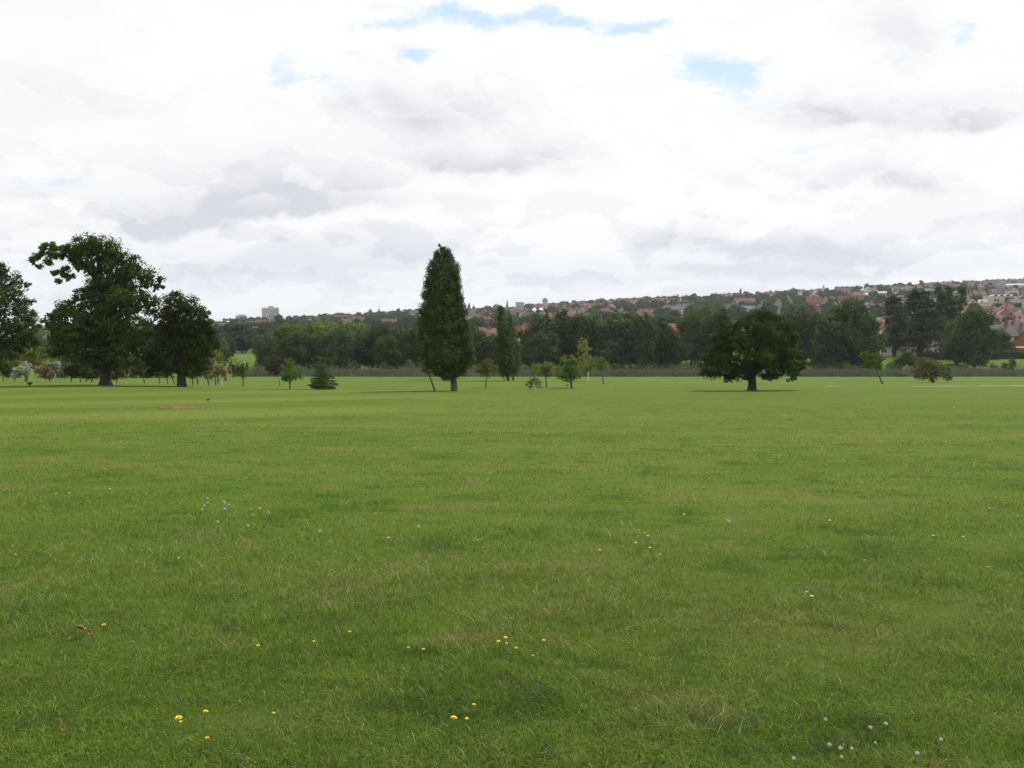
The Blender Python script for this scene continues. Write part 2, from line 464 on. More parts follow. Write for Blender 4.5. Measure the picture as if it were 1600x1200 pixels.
# ------------------------------------------------------------------ the setting
def make_ground():
    ys = np.concatenate([np.arange(-45, 0, 9.), np.arange(0, 12, .6), np.arange(12, 60, 1.5), np.arange(60, 260, 2.0),
                         np.arange(260, 620, 6.), np.arange(620, 1600, 18.), np.arange(1600, 3300, 90.)])
    us = np.linspace(-1.15, 1.15, 231)
    Y, U = np.meshgrid(ys, us, indexing='ij'); X = U * (Y + 90)
    Z = H(X, np.maximum(Y, -45))
    V = np.stack([X, Y, Z], -1).reshape(-1, 3)
    r, c = len(ys), len(us)
    I = (np.arange(r - 1)[:, None] * c + np.arange(c - 1)[None]).ravel()
    Fc = np.stack([I, I + 1, I + 1 + c, I + c], -1)
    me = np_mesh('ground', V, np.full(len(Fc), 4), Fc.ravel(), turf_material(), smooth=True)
    return tag(mesh_obj('ground', me), kind='structure')


make_ground()


def vnoise(x, y, s, seed):
    """smooth value noise for numpy arrays"""
    rg = np.random.default_rng(seed); G = rg.random((64, 64))
    u = x / s + 1000.3; v = y / s + 1000.7
    i = np.floor(u).astype(int); j = np.floor(v).astype(int); fu = u - i; fv = v - j
    fu = fu * fu * (3 - 2 * fu); fv = fv * fv * (3 - 2 * fv)
    g = lambda a, b: G[a % 64, b % 64]
    return (g(i, j) * (1 - fu) + g(i + 1, j) * fu) * (1 - fv) + (g(i, j + 1) * (1 - fu) + g(i + 1, j + 1) * fu) * fv


def make_grass(N=520000):
    rg = np.random.default_rng(5)
    py = 632 + (1330 - 632) * rg.random(N) ** 0.92
    px = -180 + 1960 * rg.random(N)
    e = e_of(py); y = CAMH / (-(e) - 0.05 + 1e-6); y = np.clip(y, 2.6, 60)
    x = (px - 800) / F * y * 1.0
    # the same turf carries on to both sides of the framed part
    M = 230000
    e2 = e_of(640 + 690 * rg.random(M) ** .8); y2 = np.clip(CAMH / (-e2 - 0.05 + 1e-6), 2.6, 45)
    x2 = np.sign(rg.random(M) - .5) * (.61 * y2 + 6.5 * rg.random(M) ** 1.2)
    x = np.concatenate([x, x2]); y = np.concatenate([y, y2]); N = len(x)
    x += rg.normal(0, .02, N); y += rg.normal(0, .02, N)
    clump = vnoise(x, y, 0.16, 1); patch = vnoise(x, y, 1.1, 2); patch2 = vnoise(x, y, 3.7, 3)
    keep = rg.random(N) < (0.45 + 0.75 * clump * (0.5 + patch)) * (1 - .8 * sstep(y, 30, 55))
    x, y, clump, patch, patch2 = [a[keep] for a in (x, y, clump, patch, patch2)]
    n = len(x); z = H(x, y)
    p3 = vnoise(x, y, 0.45, 4)
    hgt = (0.006 + 0.022 * patch + 0.012 * patch2 + 0.014 * clump + 0.026 * p3 ** 2) * (0.6 + 0.95 * rg.random(n))
    r = rg.random(n) * 0.95
    straw = rg.random(n) < 0.014 + 0.10 * np.clip(patch2 - .5, 0, 1) + .10 * np.clip(p3 - .7, 0, 1)
    r[straw] = 0.99; tall = rg.random(n) < 0.004; hgt[tall] *= 1.9
    r = np.where(straw, r, np.clip(r * 0.75 + 0.25 * clump, 0, .95))
    wdt = np.maximum(0.0022 + 0.0016 * rg.random(n), 0.42 * y / 996)
    wdt[straw] *= 0.8
    an = rg.random(n) * 2 * np.pi; tx, ty = np.cos(an), np.sin(an)
    la = rg.random(n) * 2 * np.pi; lean = hgt * (0.3 + 1.3 * rg.random(n)); lean[straw] *= 2.2
    lx, ly = np.cos(la) * lean, np.sin(la) * lean
    B = np.stack([x, y, z - 0.004], -1); T = np.stack([tx, ty, 0 * tx], -1) * wdt[:, None] * 0.5
    M = B + np.stack([lx * .35, ly * .35, hgt * .6], -1)
    Tip = B + np.stack([lx, ly, hgt * (1 - .25 * (lean / hgt > .8))], -1)
    V = np.stack([B - T, B + T, M + T * .8, M - T * .8, Tip], 1)
    i = np.arange(n)[:, None] * 5
    Fc = np.concatenate([i + [[0, 1, 2, 3]], i + [[3, 2, 4]]], 1)
    me = np_mesh('grass', V.reshape(-1, 3), np.tile([4, 3], n), Fc.ravel(), blade_material(), rnd=np.repeat(r, 5))
    return tag(mesh_obj('grass', me), 'short mown grass blades covering the near field', 'grass', kind='stuff')


make_grass()


def make_clover():
    rg = np.random.default_rng(15); M = 60000
    x = rg.uniform(-14, 14, M); y = 3 + 13 * rg.random(M) ** 1.3
    k = (vnoise(x, y, .55, 21) > .66) & (vnoise(x, y, 2.6, 22) > .45) & (np.abs(x) < y * .62 + 4); x, y = x[k], y[k]; n = len(x)
    z = H(x, y) + rg.uniform(.012, .034, n); P = []; 
    a0 = rg.random(n) * 6.283
    for q in range(3): P.append(np.stack([x + .0065 * np.cos(a0 + q * 2.094), y + .0065 * np.sin(a0 + q * 2.094), z], -1))
    P = np.concatenate(P); N = rg.normal(0, .3, (len(P), 3)) + [0, -.15, 1]; N /= np.linalg.norm(N, axis=1)[:, None]
    V = leaf_arrays(P, N, .0125, rg, .95)
    m = foliage('clover_leaf', (0.030, 0.080, 0.014), (0.060, 0.125, 0.030), None, .25, 3.0)
    tag(mesh_obj('clover_patch', np_mesh('clover_patch', V, np.full(len(P), 4), np.arange(len(V)), m, rnd=np.repeat(rg.random(len(P)), 4))),
        'low clover leaves mixed into the near grass', 'clover', kind='stuff')


def ribbon(name, pts, width, mat, lift=0.02, jag=0.0, seed=1, nx=4):
    rg = random.Random(seed); vs = []; fs = []
    for i, (x, y) in enumerate(pts):
        wd = width * (1 + jag * (rg.random() - .5))
        for k in range(nx + 1):
            yy = y + (k / nx - .5) * wd; vs.append((x, yy, h(x, yy) + lift))
    for i in range(len(pts) - 1):
        for k in range(nx):
            a = i * (nx + 1) + k; fs.append((a, a + nx + 1, a + nx + 2, a + 1))
    me = bpy.data.meshes.new(name); me.from_pydata(vs, [], fs); me.materials.append(mat); me.update()
    return mesh_obj(name, me)


PATH = simple('pale_gravel', (0.30, 0.30, 0.22), 0.95, 0.2, 1.5)
p0 = hit(1424, 604); p1 = hit(1660, 603.2)
tag(ribbon('footpath', [(p0.x + (p1.x + 30 - p0.x) * i / 40, p0.y + (p1.y - p0.y) * i / 40 + .5 * math.sin(i * .3)) for i in range(41)], 1.7, PATH, .02, 1.3, 3), kind='structure')
p0 = hit(1286, 604); p1 = hit(1312, 604)
tag(ribbon('footpath', [(p0.x + (p1.x - p0.x) * i / 8, p0.y + .1 * i) for i in range(9)], 2.4, PATH, .03, 1.2, 4), kind='structure')


def bare_patch():
    c = hit(281, 637); rg = random.Random(8); vs = [(c.x, c.y, h(c.x, c.y) + .012)]; n = 40
    for k in range(n):
        an = 2 * math.pi * k / n; q = 0.8 + 0.4 * rg.random()
        x = c.x + math.cos(an) * 0.92 * q; y = c.y + math.sin(an) * 1.25 * q; vs.append((x, y, h(x, y) + .012))
    me = bpy.data.meshes.new('bare_ground'); me.from_pydata(vs, [], [(0, 1 + k, 1 + (k + 1) % n) for k in range(n)])
    me.materials.append(simple('dry_straw_soil', (0.19, 0.13, 0.06), 0.95, 0.5, 5)); me.update()
    tag(mesh_obj('bare_ground', me), kind='structure')
    vs = []; fs = []                                    # dead thatch standing in it
    for k in range(900):
        an = rg.random() * 6.283; q = math.sqrt(rg.random()); x = c.x + math.cos(an) * q * .95; y = c.y + math.sin(an) * q * 1.3; z = h(x, y)
        d = rg.random() * 6.283; l = .03 + .05 * rg.random(); b = len(vs)
        vs += [(x - .008, y, z), (x + .008, y, z), (x + math.cos(d) * l, y + math.sin(d) * l, z + .03 + .04 * rg.random())]; fs.append((b, b + 1, b + 2))
    me = bpy.data.meshes.new('dead_grass'); me.from_pydata(vs, [], fs); me.materials.append(simple('dead_thatch', (0.36, 0.22, 0.11), 0.9, 0.3, 5)); me.update()
    tag(mesh_obj('dead_grass', me), 'tuft of dead tan grass in the bare patch on the left', 'dead grass', kind='stuff')


bare_patch()

# ------------------------------------------------------------------ trees


def leaf_arrays(P, N, size, rg, aspect=0.62):
    n = len(P); R = rg.normal(0, 1, (n, 3)) * [1, 1, .4]; T = np.cross(N, R); T /= np.linalg.norm(T, axis=1)[:, None] + 1e-9
    Bn = np.cross(N, T); s = (size * (0.6 + 0.8 * rg.random(n)))[:, None] if np.ndim(size) == 0 else size[:, None] * (0.6 + 0.8 * rg.random(n))[:, None]
    V = np.stack([P - T * s * .5, P + Bn * s * .5 * aspect + T * s * .08, P + T * s * .5, P - Bn * s * .5 * aspect - T * s * .08], 1)
    return V.reshape(-1, 3)


def crown_mesh(name, blobs, mat, rg, leaf=0.15, clump=0.55, per=28, dens=2.2, fill=0.5, flat=0.75, up=0.45, smooth_out=0.6, lo=0.8, hi=1.06):
    """leaf-sized faces gathered in clumps over and inside a set of ellipsoids [(cx,cy,cz,rx,ry,rz)]"""
    Bb = np.array(blobs, float)
    area = 4 * np.pi * ((Bb[:, 3] * Bb[:, 4]) ** 1.6 / 3 + (Bb[:, 3] * Bb[:, 5]) ** 1.6 / 3 + (Bb[:, 4] * Bb[:, 5]) ** 1.6 / 3) ** (1 / 1.6)
    nc = np.maximum(4, (area * dens / (clump * clump * 3.1)).astype(int))
    bi = np.repeat(np.arange(len(Bb)), nc); n = len(bi)
    D = rg.normal(0, 1, (n, 3)); D /= np.linalg.norm(D, axis=1)[:, None]
    f = lo + (hi - lo) * rg.random(n)
    C = Bb[bi, :3] + D * Bb[bi, 3:] * f[:, None]
    q = np.min(np.linalg.norm((C[:, None, :] - Bb[None, :, :3]) / Bb[None, :, 3:], axis=2) + (np.arange(len(Bb))[None] == bi[:, None]) * 9, axis=1)
    keep = (q > 0.62) & (rg.random(n) < np.clip(Bb[bi, 3:].mean(1) / clump, .45, 1)); C, D = C[keep], D[keep]; n = len(C)
    tone = rg.random(n)
    cs = np.clip(Bb[bi[keep], 3:].mean(1) / (clump * 1.35), .52, 1.0)
    k = per; P = np.repeat(C, k, 0); L = rg.normal(0, 1, (n * k, 3)); L /= np.linalg.norm(L, axis=1)[:, None]; L *= (rg.random(n * k) ** .45)[:, None] * np.repeat((.65 + .6 * rg.random(n)) * cs, k)[:, None] * np.array([1, 1, flat]) * clump * 0.78
    P = P + L
    N = np.repeat(D, k, 0) * smooth_out * .5 + rg.normal(0, .38, (n * k, 3)) + np.array([0, 0, up]) + L / clump * 1.25
    N /= np.linalg.norm(N, axis=1)[:, None] + 1e-9
    r = np.clip(np.repeat(tone, k) * 0.5 + 0.5 * rg.random(n * k), 0, 1)
    S = np.full(n * k, leaf)
    if fill > 0:
        m = int(len(P) * fill * .22); bi = rg.choice(len(Bb), m, p=area / area.sum())
        D2 = rg.normal(0, 1, (m, 3)); D2 /= np.linalg.norm(D2, axis=1)[:, None]
        P2 = Bb[bi, :3] + D2 * Bb[bi, 3:] * (0.86 * rg.random(m) ** .5)[:, None]
        N2 = D2 + rg.normal(0, .4, (m, 3)); N2 /= np.linalg.norm(N2, axis=1)[:, None] + 1e-9
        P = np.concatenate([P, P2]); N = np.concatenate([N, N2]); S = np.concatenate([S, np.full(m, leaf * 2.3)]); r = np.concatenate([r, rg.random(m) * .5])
    V = leaf_arrays(P, N, S, rg)
    return np_mesh(name, V, np.full(len(P), 4), np.arange(len(V)), mat, rnd=np.repeat(r, 4))


def wiggle(a, b, n, amp, rr):
    a = Vector(a); b = Vector(b); L = (b - a).length
    return [a.lerp(b, i / n) + Vector((rr.uniform(-1, 1), rr.uniform(-1, 1), rr.uniform(-.5, .5))) * amp * L * math.sin(math.pi * i / n) + Vector((0, 0, 0.12 * L * math.sin(math.pi * i / n))) for i in range(n + 1)]


def trunk_mesh(name, base_r, fork, blobs, mat, rr, lean=(0, 0), limbs=8, flare=1.5, twigs=True):
    mb = MB(); top = Vector((lean[0], lean[1], fork))
    pts = [Vector((0, 0, -.15)), Vector((0, 0, .05)), Vector((lean[0] * .06, lean[1] * .06, fork * .12)), Vector((lean[0] * .45, lean[1] * .45, fork * .5)), top]
    mb.tube(pts, [base_r * flare, base_r * flare * .93, base_r * 1.08, base_r * .95, base_r * .82], 12)
    order = sorted(blobs, key=lambda q: -(q[3] * q[5]))[:limbs]
    for q in order:
        c = Vector(q[:3]); s = top - Vector((0, 0, fork * .18 * rr.random()))
        L = (c - s).length; pp = wiggle(s, c, 5, .07, rr); r0 = base_r * (.34 + .22 * rr.random())
        mb.tube(pp, [r0 * (1 - .78 * i / 5) for i in range(6)], 6)
        if twigs:
            for k in range(4):
                d = Vector((rr.uniform(-1, 1), rr.uniform(-1, 1), rr.uniform(-.5, 1))).normalized()
                e = c + Vector((d.x * q[3], d.y * q[4], d.z * q[5])) * .85
                mb.tube(wiggle(pp[3 + k % 2], e, 3, .08, rr), [r0 * .3, r0 * .2, r0 * .12, r0 * .05], 4)
    return mb.mesh(name, mat, True)


def px_blobs(base, items, depth=0.9, seed=0, jit=0.25, bumps=0):
    """ellipses read off the view become ellipsoids of real size round the tree's own base"""
    rr = random.Random(seed); out = []; y = base.y; s = y / F
    for it in items:
        px, py, rx, rz = it[:4]; a, e = ray(px, py)
        off = it[4] * s if len(it) > 4 else rr.uniform(-1, 1) * jit * rx * s * 2
        out.append((a * y - base.x, off, CAMH + e * y - base.z, rx * s, max(rx, rz) * s * depth, rz * s))
        for k in range(bumps):                          # smaller leaf masses budding from the big ones
            o = out[-1 - k]; d = Vector((rr.gauss(0, 1), rr.gauss(0, 1), rr.gauss(0, 1) + .2)).normalized(); f = rr.uniform(.85, 1.12); g = rr.uniform(.28, .45)
            out.append((o[0] + d.x * o[3] * f, o[1] + d.y * o[4] * f, o[2] + d.z * o[5] * f, o[3] * g + .04, o[4] * g + .04, o[5] * g * .8 + .04))
    return out


def build_tree(name, base, blobs, fol, bark, tr, fork, label, cat='tree', group=None, seed=1, lean=(0, 0), limbs=8, flare=1.5, boughs=(), **kw):
    rg = np.random.default_rng(seed); rr = random.Random(seed)
    root = empty(name, base, 0, label, cat, group)
    for line, ra in boughs:                                # long boughs that show against the sky
        pts = []
        for k, (px, py) in enumerate(line):
            a, e = ray(px, py); pts.append((a * base.y - base.x, .25 * math.sin(k * 1.7), CAMH + e * base.y - base.z))
        MB().tube(pts, [ra * (1 - .85 * k / (len(pts) - 1)) for k in range(len(pts))], 7).build('bough', bark, root, True)
    mesh_obj('trunk', trunk_mesh('trunk', tr, fork, blobs, bark, rr, lean, limbs, flare), root)
    mesh_obj('crown', crown_mesh('crown', blobs, fol, rg, **kw), root)
    return root


OAK = foliage('oak_leaves', (0.014, 0.026, 0.005), (0.105, 0.150, 0.026), big=0.35)
OAK2 = foliage('field_oak_leaves', (0.013, 0.026, 0.006), (0.090, 0.140, 0.030), big=0.5)
MAPLE = foliage('maple_leaves', (0.016, 0.032, 0.006), (0.096, 0.145, 0.022), big=0.35)
POPLAR = foliage('silver_poplar_leaves', (0.030, 0.058, 0.014), (0.130, 0.185, 0.060), tips=(0.26, 0.32, 0.18), big=0.6)
BELT = foliage('belt_leaves', (0.019, 0.038, 0.009), (0.096, 0.145, 0.030), big=0.25)
BELTS = foliage('belt_silvery_leaves', (0.028, 0.050, 0.015), (0.130, 0.180, 0.056), tips=(0.12, 0.15, 0.08), big=0.3)
YELLOWISH = foliage('yellow_green_leaves', (0.070, 0.105, 0.014), (0.210, 0.245, 0.036), big=0.25)
SAP = foliage('young_green_leaves', (0.045, 0.085, 0.014), (0.156, 0.222, 0.036), big=0.8)
SAPY = foliage('young_yellow_leaves', (0.075, 0.095, 0.016), (0.252, 0.252, 0.048), big=0.8)
PURP = foliage('purple_leaves', (0.030, 0.016, 0.016), (0.084, 0.050, 0.043), big=0.8)
WHITE = foliage('silver_white_leaves', (0.16, 0.19, 0.12), (0.42, 0.44, 0.36), tips=(0.62, 0.62, 0.56), big=0.9, trans=.15)
PEACH = foliage('peach_tinged_leaves', (0.14, 0.13, 0.05), (0.34, 0.27, 0.13), tips=(0.45, 0.40, 0.30), big=0.8)
ORCH = foliage('ornamental_leaves', (0.035, 0.048, 0.014), (0.161, 0.161, 0.048), tips=(0.20, 0.16, 0.07), big=0.7)
CEDAR = foliage('cedar_needles', (0.055, 0.090, 0.030), (0.170, 0.230, 0.080), big=0.8)
HILLG = foliage('hill_leaves', (0.026, 0.048, 0.014), (0.075, 0.115, 0.030), big=0.12)
HILLD = foliage('hill_dark_leaves', (0.016, 0.034, 0.013), (0.048, 0.074, 0.024), big=0.12)

make_clover()

# --- three big trees on the left brow
b = hit(165, 602)
build_tree('oak_tree', b, px_blobs(b, [
    (146, 382, 24, 15), (168, 392, 24, 18), (128, 388, 22, 14), (103, 387, 11, 6), (84, 385, 7, 5), (70, 388, 9, 7), (60, 400, 7, 6), (52, 410, 6, 5), (61, 417, 5, 4), (93, 398, 10, 5), (112, 398, 12, 8), (122, 405, 9, 6), (80, 398, 6, 4), (103, 420, 4, 3),
    (108, 433, 6, 4), (99, 428, 4, 3), (84, 427, 5, 3), (92, 437, 3, 2.5), (76, 408, 4, 3), (185, 408, 22, 17), (207, 420, 20, 15), (226, 434, 20, 14), (243, 446, 11, 11), (158, 420, 20, 20),
    (140, 415, 16, 14), (158, 444, 22, 15), (190, 440, 20, 16), (135, 462, 24, 14), (168, 470, 40, 26), (205, 468, 32, 24), (230, 474, 18, 18),
    (110, 480, 20, 14), (88, 490, 16, 10), (80, 505, 11, 9), (130, 500, 38, 26), (182, 508, 48, 34), (97, 520, 24, 20), (82, 530, 10, 12),
    (135, 538, 44, 26), (200, 545, 46, 28), (165, 560, 34, 14), (105, 548, 20, 12)], .85, 3, .25, 2), OAK, BARK, 0.44, 3.1,
    'largest oak on the left with a branch of leaves reaching out over a sky gap', 'tree', None, 3, (0.1, 0), 18, 1.45,
    leaf=0.19, clump=0.80, per=60, dens=1.95, fill=.7,
    boughs=[([(160, 470), (153, 445), (144, 426), (132, 412), (118, 402), (104, 394), (88, 389), (72, 389), (58, 402)], .26), ([(140, 424), (134, 418), (128, 415.5), (121, 415), (115, 417), (111, 421), (108.5, 427), (107, 434), (98, 428), (86, 427)], .06),
            ([(104, 394), (94, 399), (80, 404), (66, 414), (56, 412)], .08), ([(165, 462), (180, 440), (196, 428), (214, 428), (236, 440)], .22), ([(168, 450), (172, 425), (168, 400), (158, 382)], .22)])
b = hit(284, 604)
build_tree('oak_tree', b, px_blobs(b, [
    (278, 470, 17, 16), (297, 482, 16, 18), (265, 487, 22, 22), (312, 497, 14, 18), (320, 510, 12, 16), (290, 505, 32, 30), (255, 515, 26, 28),
    (325, 530, 9, 20), (300, 535, 32, 32), (255, 545, 30, 28), (310, 562, 20, 18), (278, 570, 36, 16), (240, 565, 16, 16)], .9, 9, .25, 2), MAPLE, BARK, 0.36, 2.1,
    'rounded dark olive tree standing just right of the largest oak', 'tree', None, 4, (-.05, 0), 9, 1.3,
    leaf=0.17, clump=0.75, per=58, dens=2.1, fill=.8)
b = at(-22, 104)
build_tree('oak_tree', b, px_blobs(b, [
    (8, 430, 22, 20), (-8, 425, 22, 18), (24, 447, 16, 14), (26, 470, 18, 14), (42, 490, 10, 7), (5, 470, 32, 30), (-25, 465, 45, 40), (0, 510, 45, 34), (-50, 500, 50, 50),
    (35, 515, 22, 14), (52, 508, 9, 10), (20, 540, 36, 22), (-30, 550, 50, 26), (40, 535, 16, 12)], .85, 5, .25, 2), OAK, BARK, 0.42, 3.0,
    'dark oak cut off by the left edge of the view', 'tree', None, 5, (0.1, 0), 10, 1.3,
    leaf=0.19, clump=0.80, per=52, dens=1.7, fill=.5)

# --- the column-shaped tree and the wide oak in the field
b = hit(710, 611)
PYS = [391, 400, 417, 436, 457, 479, 501, 522, 541, 556, 566]
LX = [687, 679, 670, 665, 662, 660, 658, 657, 659, 664, 676]; RXX = [693, 708, 716, 719, 721, 724, 728, 732, 735, 734, 726]
items = [(683, 400, 4, 8, 0), (697, 396, 6, 8, 0), (689, 388, 2.5, 4, 0), (694, 388, 3, 4, 0), (686, 384, 1.6, 2, 0)]
for i in range(1, len(PYS)):
    l, r_ = LX[i], RXX[i]; m = l * .48 + r_ * .52; hw = (r_ - l) / 2
    vz = 8 if i == 1 else 14
    items += [(l + hw * .46, PYS[i] + 4, hw * .52, vz), (r_ - hw * .46, PYS[i] + 6, hw * .52, vz), (l + hw, PYS[i] + 10, hw * .62, vz, -hw * .5), (l + hw, PYS[i] + 10, hw * .62, vz, hw * .5)]
build_tree('column_tree', b, px_blobs(b, [(q[0] + (q[0] - 696) * .06 * (q[1] > 470), q[1], q[2] * (1.07 if q[1] > 470 else .97), q[3]) + tuple(q[4:]) for q in items], 1.0, 4, .1), POPLAR, BARK_G, 0.27, 1.7,
           'tall narrow column-shaped tree standing alone in the field centre', 'tree', None, 6, (-.1, 0), 14, 1.25,
           leaf=0.13, clump=0.34, per=36, dens=3.2, fill=1.0, flat=1.5, lo=.94, hi=1.05)
b = hit(1175, 610)
build_tree('oak_tree', b, px_blobs(b, [
    (1192, 490, 14, 12), (1176, 498, 14, 12), (1210, 500, 14, 11), (1154, 505, 14, 9), (1226, 510, 11, 12), (1136, 516, 13, 10), (1240, 530, 9, 12), (1118, 528, 11, 9),
    (1180, 518, 30, 20), (1205, 525, 26, 22), (1148, 535, 28, 20), (1215, 548, 32, 20), (1120, 548, 15, 13), (1106, 562, 12, 10), (1250, 556, 9, 12), (1130, 568, 26, 14),
    (1180, 555, 34, 22), (1222, 572, 26, 14), (1247, 575, 10, 8), (1238, 588, 8, 9), (1112, 583, 16, 7), (1150, 584, 18, 8), (1168, 590, 9, 5), (1204, 584, 16, 7), (1098, 574, 8, 6)], .95, 6, .25, 2),
    OAK2, BARK, 0.335, 1.25, 'wide spreading dark oak on a thick short trunk alone on the right', 'tree', None, 7, (0.02, 0), 16, 1.35,
    leaf=0.13, clump=0.52, per=52, dens=1.9, fill=.8, lo=.78, hi=1.12)

# --- small planted trees in the field
SM = dict(leaf=0.14, clump=0.34, per=18, dens=1.7, fill=.4, hi=1.3, lo=.7)


def small(px, py, items, fol, bark, label, seed, tr=0.06, group=None, y=None, name='young_tree', cat='tree', **kw):
    b = hit(px, py) if y is None else at(px, y)
    bl = px_blobs(b, items, .95, seed, .25, 1)
    cz = sum(q[2] * q[3] for q in bl) / sum(q[3] for q in bl); cx = sum(q[0] * q[3] for q in bl) / sum(q[3] for q in bl)
    low = min(q[2] - q[5] for q in bl); fork = max(.35, low + (cz - low) * .35)
    k = dict(SM); k.update(kw)
    return build_tree(name, b, bl, fol, bark, tr, fork, label, cat, group, seed, (cx * fork / max(cz, .5), 0), 7, 1.25, **k)


G1 = 'young trees planted across the field'
small(437, 602.5, [(431, 572, 13, 10), (428, 580, 10, 8), (440, 570, 9, 8)], PURP, BARK_G, 'young dark purple-leaved tree behind the green maple', 21, .05, G1)
small(453, 608, [(450, 572, 10, 10), (455, 580, 14, 9), (443, 587, 8, 6), (465, 586, 9, 6), (450, 590, 10, 6)], SAP, BARK_G, 'small green maple beside a purple tree, left of the conifer', 22, .06, G1)
small(380, 604.5, [(379, 573, 9, 8), (379, 582, 7, 9), (374, 577, 5, 6)], SAP, BARK_G, 'slim sapling with an upright tuft crown right of the dark olive tree', 23, .05, G1)
small(679, 611, [(663, 566, 8, 9), (668, 578, 8, 7), (660, 575, 5, 6)], SAPY, BARK_G, 'yellowish leaning sapling against the left side of the column tree', 24, .07, G1)
small(759, 606, [(759, 578, 16, 9), (759, 568, 7, 8), (748, 576, 8, 5), (771, 577, 8, 6)], SAPY, BARK_G, 'small yellow-green tree just right of the column tree', 25, .05, G1)
small(836, 609, [(836, 584, 7, 6), (832, 593, 9, 5), (836, 600, 12, 4), (828, 603, 5, 3)], SAP, BARK_W, 'tiny tiered sapling with branches near the ground', 26, .06, G1, leaf=.1, dens=1.5)
small(854, 605, [(846, 572, 11, 7), (851, 580, 12, 8), (856, 578, 9, 8)], SAPY, BARK_G, 'young yellow-green tree behind the tiny tiered sapling', 27, .06, G1)
small(893, 606.5, [(888, 565, 12, 9), (884, 578, 14, 11), (898, 574, 13, 11), (880, 588, 8, 6), (900, 588, 9, 6), (892, 588, 12, 7)], SAP, BARK, 'bushy round green young tree left of the birch', 28, .08, G1)
small(919.5, 596, [(912, 539, 8, 10), (913, 553, 10, 12), (917, 567, 13, 11), (918, 578, 12, 6)], SAPY, BARK_W, 'slender birch with a white trunk', 29, .09, G1, leaf=.17, clump=.45)
small(918, 596.5, [(921, 574, 7, 6)], SAPY, BARK_W, 'thin white-stemmed birch close against the taller birch', 30, .06, G1, leaf=.17)
small(943, 600, [(935, 562, 8, 6), (940, 570, 10, 6), (932, 573, 6, 7), (946, 570, 6, 4)], SAP, BARK_G, 'leaning sapling with a thin crown right of the birch', 31, .08, G1, dens=1.5)
small(1144, 598, [(1141, 588, 8, 6), (1137, 594, 6, 3)], BELT, BARK, 'small dark tree glimpsed under the left side of the wide oak', 32, .12, G1)
small(1201.5, 600, [(1192, 572, 14, 8), (1187, 568, 10, 8)], BELT, BARK_W, 'leaning pale-trunked tree behind the wide oak', 33, .09, G1)
small(1378.5, 600, [(1354, 557, 9, 7), (1368, 558, 9, 6), (1376, 562, 6, 6), (1361, 566, 13, 6), (1356, 574, 6, 6), (1372, 573, 8, 5)], SAP, BARK_G, 'leaning tree with a flat olive crown right of the wide oak', 34, .10, G1, leaf=.16, clump=.4)
small(1457, 598, [(1447, 568, 13, 8), (1462, 573, 15, 8), (1438, 577, 12, 7), (1475, 580, 11, 8), (1455, 583, 22, 8), (1481, 588, 7, 6), (1441, 588, 10, 5), (1457, 593, 6, 4)], ORCH, BARK_R, 'low spreading olive shrub tree near the pale path', 35, .12, G1, leaf=.18, clump=.45, name='shrub_tree')
# cedar with layered boughs
b = hit(505, 608.5); s = b.y / F; bl = []; rr = random.Random(2)
for k, (py, hw) in enumerate([(560, 5), (566, 8), (571, 11), (576, 13), (581, 14), (586, 18), (591, 20), (596, 23), (601, 25), (605, 21)]):
    z = CAMH + ray(505, py)[1] * b.y - b.z; n = 3 + k
    bl.append((-.03 * (9 - k), 0, z, max(.22, hw * s * .5), max(.22, hw * s * .5), .22))
    for j in range(n):
        an = 6.283 * j / n + k * .7 + rr.random() * .4; r_ = hw * s * (.55 + .25 * rr.random())
        bl.append((r_ * math.cos(an) - (.05 if k < 3 else 0), r_ * math.sin(an), z + rr.uniform(-.07, .07), hw * s * .32, hw * s * .32, .08))
build_tree('cedar_tree', b, bl, CEDAR, BARK, .11, 2.2, 'layered blue-green conifer with boughs sweeping to the grass', 'tree', None, 44, (0, 0), 5, 1.2,
           leaf=.10, clump=.20, per=14, dens=1.1, fill=.25, flat=.4)
# dark poplar in front of the belt
b = hit(794, 595)
build_tree('poplar_tree', b, px_blobs(b, [(783, 484, 4, 8), (784, 500, 8, 14), (786, 520, 12, 18), (788, 542, 15, 20), (790, 562, 16, 18), (794, 577, 15, 10), (780, 545, 8, 20)], 1, 8),
           BELT, BARK_R, .22, 1.9, 'tall dark spire-shaped poplar right of the column tree', 'tree', None, 45, (-.2, 0), 7, 1.2,
           leaf=.24, clump=.6, per=24, dens=2.3, fill=.9, flat=1.3)
b = hit(802, 594.3)
build_tree('poplar_tree', b, px_blobs(b, [(796, 500, 5, 12), (799, 520, 8, 16), (803, 545, 10, 18), (805, 566, 10, 14)], 1, 8),
           BELTS, BARK_R, .15, 1.9, 'slimmer poplar pressed against the right side of the dark poplar', 'tree', None, 46, (0, 0), 4, 1.2,
           leaf=.24, clump=.6, per=24, dens=2.2, fill=.9, flat=1.3)

b = hit(700, 592.5)
build_tree('park_tree', b, px_blobs(b, [(698, 505, 20, 18), (692, 530, 24, 20), (706, 530, 22, 20), (698, 555, 26, 20), (698, 573, 20, 9)], 1, 8), BELT, BARK, .28, 2.0,
           'tree hidden behind the column tree with only its trunk showing', 'tree', None, 47, (0, 0), 5, 1.2, leaf=.26, clump=.7, per=22, dens=1.8, fill=.8)

